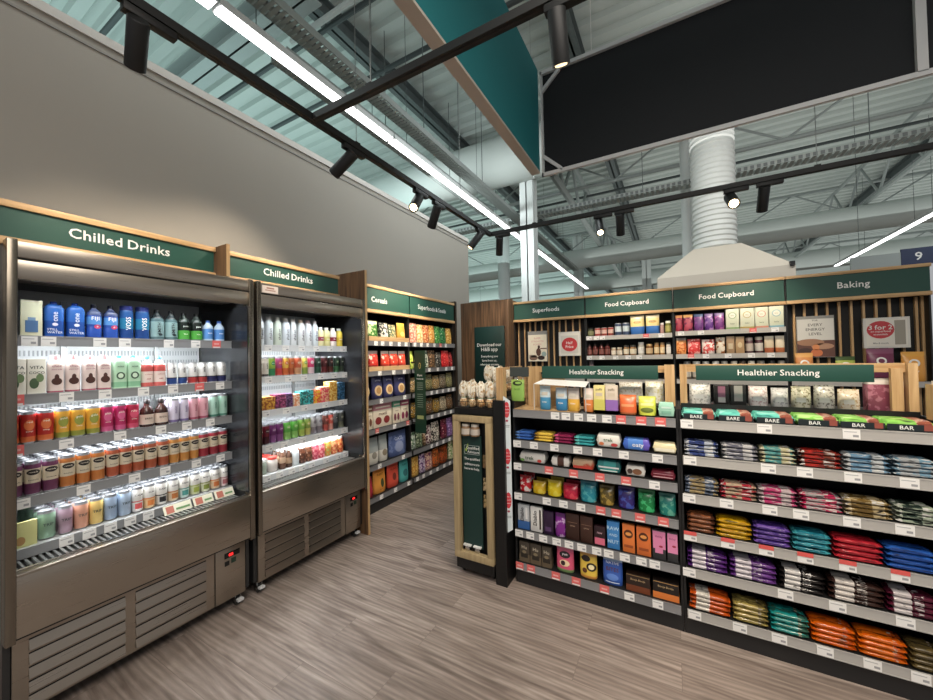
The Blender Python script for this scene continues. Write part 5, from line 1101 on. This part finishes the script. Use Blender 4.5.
SP = {1: [((.042, .205), 'navy and silver', '3a4a8a', 'b8c0d0'), ((.215, .373), 'grey and silver', '6a6a7a', 'c8c8cc'), ((.379, .524), 'aqua and gold', '5aa0a0', 'd0c8a0'), ((.531, .688), 'red and copper', 'b8302a', '7a3a2a'), ((.695, .852), 'ice blue', '6a94b4', 'c8d0d4'), ((.858, .995), 'silver blue', 'b4b8ba', '7aa0b8')],
      2: [((.042, .2), 'gold and blue', 'a8946a', '6a7a94'), ((.206, .362), 'red and cream', 'c0a890', 'b8283a'), ((.368, .522), 'magenta and silver', 'c03a70', 'c8b4b8'), ((.531, .686), 'pink and silver', 'b8b0b0', 'c82a5a'), ((.692, .85), 'bronze', '7a6030', 'c8b48a'), ((.858, .995), 'black and green', '2a3a32', 'a8b4a0')],
      3: [((.046, .176), 'copper brown', '8a5030', '5a3424'), ((.182, .336), 'golden yellow', 'd8a818', 'b8860f'), ((.342, .492), 'deep purple', '4a2f86', '7a5ab0'), ((.498, .64), 'teal blue', '1f7a8e', '4ab0bc'), ((.648, .815), 'ruby red', 'a81c2c', 'd0303c'), ((.822, .985), 'cobalt blue', '1f4a9a', '2f66c0')],
      4: [((.043, .229), 'purple and white', 'e4dce4', '5a2a7a'), ((.236, .432), 'violet and white', 'e0d8e0', '6a3a8a'), ((.44, .614), 'black and white', 'e8e4e0', '1e1a1a'), ((.623, .815), 'brown and white', 'e4dcd4', '3a2420'), ((.822, .985), 'wine and white', 'e4dcdc', '5a1a30')],
      5: [((.047, .236), 'orange and white', 'e8e0d4', 'd85a1a'), ((.246, .394), 'pale gold', 'b8a45a', '7a6a3a'), ((.4, .548), 'bright teal', '1f9c98', '3a6a5a'), ((.556, .716), 'vivid orange', 'ee6a10', 'd8580c'), ((.722, .882), 'flame orange', 'f07414', 'dc5c0e'), ((.888, .99), 'khaki', '6a5a34', '4a4028')]}
for r, sh in ((1, 'second'), (2, 'third'), (3, 'fourth'), (4, 'fifth'), (5, 'bottom')):
    for (a, b), n, c, c2 in SP[r]:
        a -= .022; b -= .022
        dk = '161618'; c = dim(c, .84); c2 = dim(c2, .84); deep_ = dim(c, .45)  # dark tones are crease shade painted into the film
        if r in (1, 2): f = ST(c, c2, dk); f2 = ST(c2, 'c4c2be', dk); cols = ((0, .14, f2), (.14, .6, f), (.6, .86, f2), (.86, 1, f))
        elif r == 3: cols = ((0, .12, ST(c2, c, deep_)), (.12, .85, ST(c, c2, deep_, .8)), (.85, 1, ST(c2, c, deep_)))
        elif r == 4: cols = ((0, .12, ST(c2, dim(c2, 1.15), dk)), (.12, .47, ST(c, c, '5a5654', 1.4)), (.47, .52, ST(c2, c2, dk)), (.52, .7, ST(c2, c, dk, 1.6)), (.7, 1, ST(c2, dim(c2, 1.15), dk)))
        else: cols = ((0, .16, ST(c2, c2, deep_)), (.16, .5, ST(c, c, '5a5654', 1.4)), (.5, 1, ST(c2, c2, '6a2408'))) if n == 'orange and white' else ((0, .72, ST(c, c2, deep_, .9)), (.72, .8, ST(c2, 'b8a890', dk)), (.8, 1, ST(c2, c, dk)))
        stack(FGR, ZG[r], a, b, n, cols, R_s(sh), gS, 4, 2, .02 if r < 3 else .024, .048, dep=.012)
row(FGR, 1.252, mk(cG([(.08, .2), (.21, .285), (.29, .365), (.375, .47), (.478, .56), (.566, .655), (.66, .75), (.755, .845), (.86, .985)]), [('white clear bag', clear('eceae4', 'b8b6b0', 'f6f6f2', .13)), ('black bag with pink card', lambda w: box(w, .12, .05, '2a2826', (), (('r', -.018, .018, .04, .115, 'a86a86'), ('r', -.018, .018, .02, .05, 'c8c4c0')), name='snack_box')), ('black bag with grey card', lambda w: box(w, .125, .05, '2c2c2a', (), (('r', -.02, .02, .03, .12, 'b0aea8'),), name='snack_box')), ('pinkish clear bag', clear('e8e0dc', 'c8aaa8', 'f4f0ee', .12)), ('grey clear bag', clear('d8d8d4', 'a8a8aa', 'ecece8', .11)), ('yellowish clear bag', clear('e6e2c8', '9a9468', 'f4f2e4', .12)), ('dark labelled clear bag', clear('dcd8cc', '8a8478', 'f0eee6', .13)), ('long cream clear bag', clear('e8dcc4', 'c8a87a', 'f4eee0', .11)), ('pink and maroon tub', lambda w: box(w, .17, .06, PR('8a4658', 'b87888', 30, .4, .55), ((.82, 1, 'f0e4dc'),), name='snack_box'))]), 'ledge of stacked bars bay', gS, .245, cat='snack')
t = thing('wooden_crate', 'light wooden box front standing at the far end of the stacked bars bay', 'crate', FGR)
mb = MB(); mb.box(.962, 1.13, .0, .02, 1.2535, 1.41, OAKV); mb.box(.962, .97, .02, .06, 1.2535, 1.41, OAKV); mb.build('front_board', t)
mb = MB(); mb.box(.975, 1.1, .024, .045, 1.3, 1.425, M('f0e8dc', .5)); mb.build('paper_liner', t)

# ------------------------------------------------------------------ nut stand at the end of the gondola
FE = FRONT(-1.41, 2.31)
t = thing('nut_stand', 'black narrow display stand with oak framed front holding nut bags on top', 'display stand', FE)
mb = MB(); mb.box(0, .3, .05, .5, .06, 1.19, M('0e0e0f', .45)); mb.box(0, .3, .0, .05, .045, .127, M('0e0e0f', .45)); mb.box(-.0, .31, .0, .05, 1.16, 1.2, M('0e0e0f', .4)); mb.build('cabinet', t)
mb = MB()
for a, b, c, d in ((-.005, .305, 1.105, 1.15), (-.005, .305, .128, .175), (-.005, .045, .175, 1.105), (.26, .305, .175, 1.105)): mb.box(a, b, -.022, .02, c, d, OAKD, .002)
mb.build('oak_frame', t)
mb = MB(); mb.box(.05, .205, .022, .03, .2, 1.0, GREEND); p = mb.build('poster', t)
mb = MB(); sf = flat(.0214); mb.rect(.068, .19, .865, .93, M('d8e4dc'), sf, 1, 1); mb.rect(.07, .188, .867, .928, GREEND, flat(.0212), 1, 1)
mb.text('Qualified', .028, .135, .91, WHITE, flat(.021)); mb.text('Advisors', .026, .14, .883, WHITE, flat(.021))
mb.add([(.072, .021, .9), (.08, .021, .884), (.085, .021, .884), (.1, .021, .94), (.094, .021, .94), (.083, .021, .9), (.078, .021, .906)], [(0, 1, 5, 6), (1, 2, 5), (2, 3, 4, 5)], M('a8c83a'))
for b_, z in (('The qualified', .83), ('advisors are', .795), ('here to help.', .76)): mb.text(b_, .024, .128, z, WHITE, flat(.021))
mb.build('lettering', p)
for x in (.03, .27):
    for y in (.06, .44):
        mb = MB(); mb.M = Matrix.Translation((x, y, .03)) @ Matrix.Rotation(PI / 2, 4, 'Y'); mb.lathe([(.024, -.01), (.029, -.007), (.029, .007), (.024, .01)], M('151515', .5), seg=16); mb.M = None
        mb.box(x - .014, x + .014, y - .014, y + .014, .045, .062, BLACK); mb.build('caster', t)
for x, nm in ((.085, 'first'), (.165, 'second')):
    k = thing('scoop_holder', f'{nm} small white and chrome holder at the bottom of the nut stand front', 'holder', FE, 'holders in the nut stand')
    mb = MB(); mb.box(x - .03, x + .03, .0, .02, .21, .22, WHITE); mb.build('lip', k)
    mb = MB(); mb.M = Matrix.Translation((x, .01, .19)) @ Matrix.Rotation(PI / 2, 4, 'X'); mb.lathe([(.012, -.006), (.02, -.004), (.02, .004), (.012, .006)], CHROME, seg=14); mb.build('knob', k)
for x, nm in ((.09, 'first'), (.165, 'second')):
    p = jar(.07, .085, '8a6a4a', 'b8b0a4', 'c8bcae', 'nut_pot')
    o = p.place(Matrix.Translation(FE @ Vector((x, .01, 1.003)))); tag(o, f'{nm} small nut pot inside the top of the nut stand frame', 'pot', 'pots in the stand')
for k, (z, c) in enumerate(((.62, 'c8b088'), (.5, 'b89a6a'), (.78, '8a6a4a'))):
    p = pouch(.045, .09, PR(c, '6a5a3a', 50, .3), .025, name='nut_pouch'); o = p.place(Matrix.Translation(FE @ Vector((.233, .03, z)))); tag(o, f'{ORD[k]} small nut pouch from the listing edge of the stand frame'.replace('from the listing edge of', 'hanging in the dark gap beside the poster of'), 'packet', 'pouches in the stand')
t = thing('gondola_end_column', 'black column closing the gondola end, with light wood post on top', 'column stand', FE)
mb = MB(); mb.box(.312, .394, .0, .52, .0, 1.265, M('0d0d0e', .45)); mb.build('column_body', t)
mb = MB(); mb.box(.328, .382, .03, .085, 1.265, 1.49, OAKV); mb.box(.328, .345, .085, .5, 1.47, 1.49, OAK); mb.box(.325, .345, .45, .5, 1.265, 1.47, OAKV); mb.build('wooden_post', t)
t = thing('offer_strip_sign', 'tall white strip with red ovals hanging at the gondola corner', 'sign', FRONT(-1.028, 2.345))
mb = MB(); q = [(0, -.012, .352), (.043, .008, .38), (.043, .008, 1.262), (0, -.012, 1.296)]; mb.add(q + [(x, y + .002, z) for x, y, z in q], [(0, 1, 2, 3), (4, 7, 6, 5), (0, 4, 5, 1), (2, 6, 7, 3), (3, 7, 4, 0), (1, 5, 6, 2)], M('dbe6ea', .5)); b = mb.build('strip', t)
ss = lambda x, z: -.0128 + .02 * x / .043
for z in (1.18, .86, .56):
    mb = MB(); mb.oval(.021, z + .02, .037, .11, M('d82a3a'), ss)
    for k, wd in enumerate(('3 for 2', 'mix &', 'match')): mb.text(wd, .0115, .021, z + .045 - k * .022, WHITE, lambda x, z: ss(x, z) - .001)
    mb.oval(.021, z - .055, .016, .016, M('b03050'), ss); mb.rect(.006, .036, z - .09, z - .086, M('8a9498'), ss); mb.rect(.006, .036, z - .1, z - .096, M('8a9498'), ss)
    mb.build('offer_print', b)
# wire racks of nut bags on the stand
t = thing('wire_rack', 'low black wire rack holding nut bags on the stand top', 'rack', FE)
mb = MB()
for z in (1.205, 1.245): mb.tube([(.008, .02, z), (.302, .02, z), (.302, .3, z), (.008, .3, z), (.008, .02, z)], .0025, BLACK, 6)
for i in range(9): mb.tube([(.01 + i * .036, .02, 1.205), (.01 + i * .036, .02, 1.245)], .002, BLACK, 5)
mb.build('wire_frame', t)
mb = MB(); mb.box(.05, .3, .31, .46, 1.2, 1.3, BLACK); mb.build('rear_step', t)
k = 0
for j, (y, z, xs) in enumerate(((.063, 1.206, (.045, .117, .189, .261)), (.135, 1.206, (.045, .117, .189, .261)), (.21, 1.206, (.045, .117, .189, .261)), (.352, 1.301, (.11, .184, .258)), (.425, 1.301, (.11, .184, .258)))):
    for i, x in enumerate(xs):
        p = nutbag(.06, .17 if j < 3 else .185, *(('d8b98c', 'a87c50'), ('e0c8a0', 'b08a5c'), ('d0aa78', '94683c'))[(i + j) % 3])
        o = p.place(Matrix.Translation(FE @ Vector((x, y, z))) @ Matrix.Rotation(RND.uniform(0, 6), 4, 'Z') @ Matrix.Diagonal((1, 1, RND.uniform(.9, 1.08), 1)))
        lvl = f'{ORD[j]} row of the wire rack' if j < 3 else f'{ORD[j - 3]} row of the raised step'
        tag(o, lab_check(f'tied nut bag, {ORD[i]} from the left, {lvl}'), 'nut bag', 'tied nut bags on the stand')

# aisle sign far behind
t = thing('aisle_sign', 'hanging navy aisle sign with number nine beyond the rear shelving', 'sign', FRONT(3.42, 9))
mb = MB(); mb.box(0, .62, 0, .03, 2.97, 3.25, M('1c2a52', .5)); b = mb.build('number_board', t); lettering(b, '9', .085, .2, 3.11, -.001)
mb = MB(); mb.box(-.62, -.005, 0, .03, 2.97, 3.2, M('9aa2a2', .5)); mb.build('blank_board', t)
for x in (-.5, .5): mb = MB(); mb.tube([(x, .015, 3.2), (x, .015, 6.48)], .004, STRUCTD, 5); mb.build('hanging_wire', t)

# ------------------------------------------------------------------ light
def area(loc, rot, sx, sy, power, col=(1, 1, 1)):
    l = bpy.data.lights.new('strip_or_fill_light', 'AREA'); l.shape = 'RECTANGLE'; l.size = sx; l.size_y = sy; l.energy = power; l.color = col
    o = bpy.data.objects.new('strip_or_fill_light', l); COL.objects.link(o); o.location = loc; o.rotation_euler = rot
    return o
area((-2.72, 7, 4.15), (0, math.radians(-25), 0), .1, 13, 40, (.9, 1, .98))
area((4.55, 11, 4.17), (0, 0, 0), .1, 9, 100, (.92, 1, .98))
area((.9, -.6, 4.1), (0, 0, 0), 2.6, 2.6, 175, (1, .92, .82))  # added warm fill over the floor, no fitting stands here
area((-8, 14, 4.2), (0, 0, 0), .2, 12, 160, (.85, 1, 1))
# added up-facing fill lights without fittings, standing in for daylight bounce on the deck
def roof_fill(x, y, sx, sy, e, col):
    area((x, y, 4.86), (PI, 0, 0), sx, sy, e, col)
roof_fill(-8.5, 2.5, 8, 11, 270, (.72, 1, .98)); roof_fill(-8.5, 23, 9, 26, 650, (.78, 1, .97)); roof_fill(4, 22, 13, 26, 520, (.95, 1, .96)); roof_fill(4.5, 3.2, 9, 8, 150, (1, .99, .94)); roof_fill(-1.4, 1.2, 2.2, 3.5, 22, (1, .99, .94))
area((1.2, 4.75, 4.25), (math.radians(62), 0, 0), 3.4, .3, 48, (1, .98, .93))  # added fill hidden behind the black board, brightens hood and column
area((-3.6, 4.9, 4.3), (math.radians(65), 0, 0), .8, .3, 60, (.9, 1, 1))
o_ = area((-.9, 4.0, 4.2), (0, 0, 0), .3, .3, 38, (.9, .98, 1)); o_.rotation_euler = (Vector((-3.2, 4.7, 2.9)) - o_.location).to_track_quat('-Z', 'Y').to_euler()  # added fill, also out of sight behind the board, lifts the grey wall's far end
w = bpy.data.worlds.new('shop_daylight'); SC.world = w; w.use_nodes = True
w.node_tree.nodes['Background'].inputs['Color'].default_value = (.95, .97, 1, 1); w.node_tree.nodes['Background'].inputs['Strength'].default_value = .42

# ------------------------------------------------------------------ camera
cam = bpy.data.cameras.new('camera'); co = bpy.data.objects.new('camera', cam); COL.objects.link(co)
cam.sensor_fit = 'HORIZONTAL'; cam.sensor_width = 36; cam.lens = 366.17 * 36 / 933; cam.clip_start = .02; cam.clip_end = 200
co.matrix_world = Matrix.Translation((0, 0, 1.57)) @ Matrix.Rotation(math.radians(29.326), 4, 'Z') @ Matrix.Rotation(PI / 2 + math.radians(1.099), 4, 'X') @ Matrix.Rotation(math.radians(-1.102), 4, 'Z')
SC.camera = co
SC.view_settings.view_transform = 'Standard'; SC.view_settings.look = 'None'; SC.view_settings.exposure = 0
SC.cycles.use_denoising = True
SC.cycles.max_bounces = 6; SC.cycles.diffuse_bounces = 3; SC.cycles.glossy_bounces = 3; SC.cycles.transmission_bounces = 2
SC.cycles.sample_clamp_indirect = 4
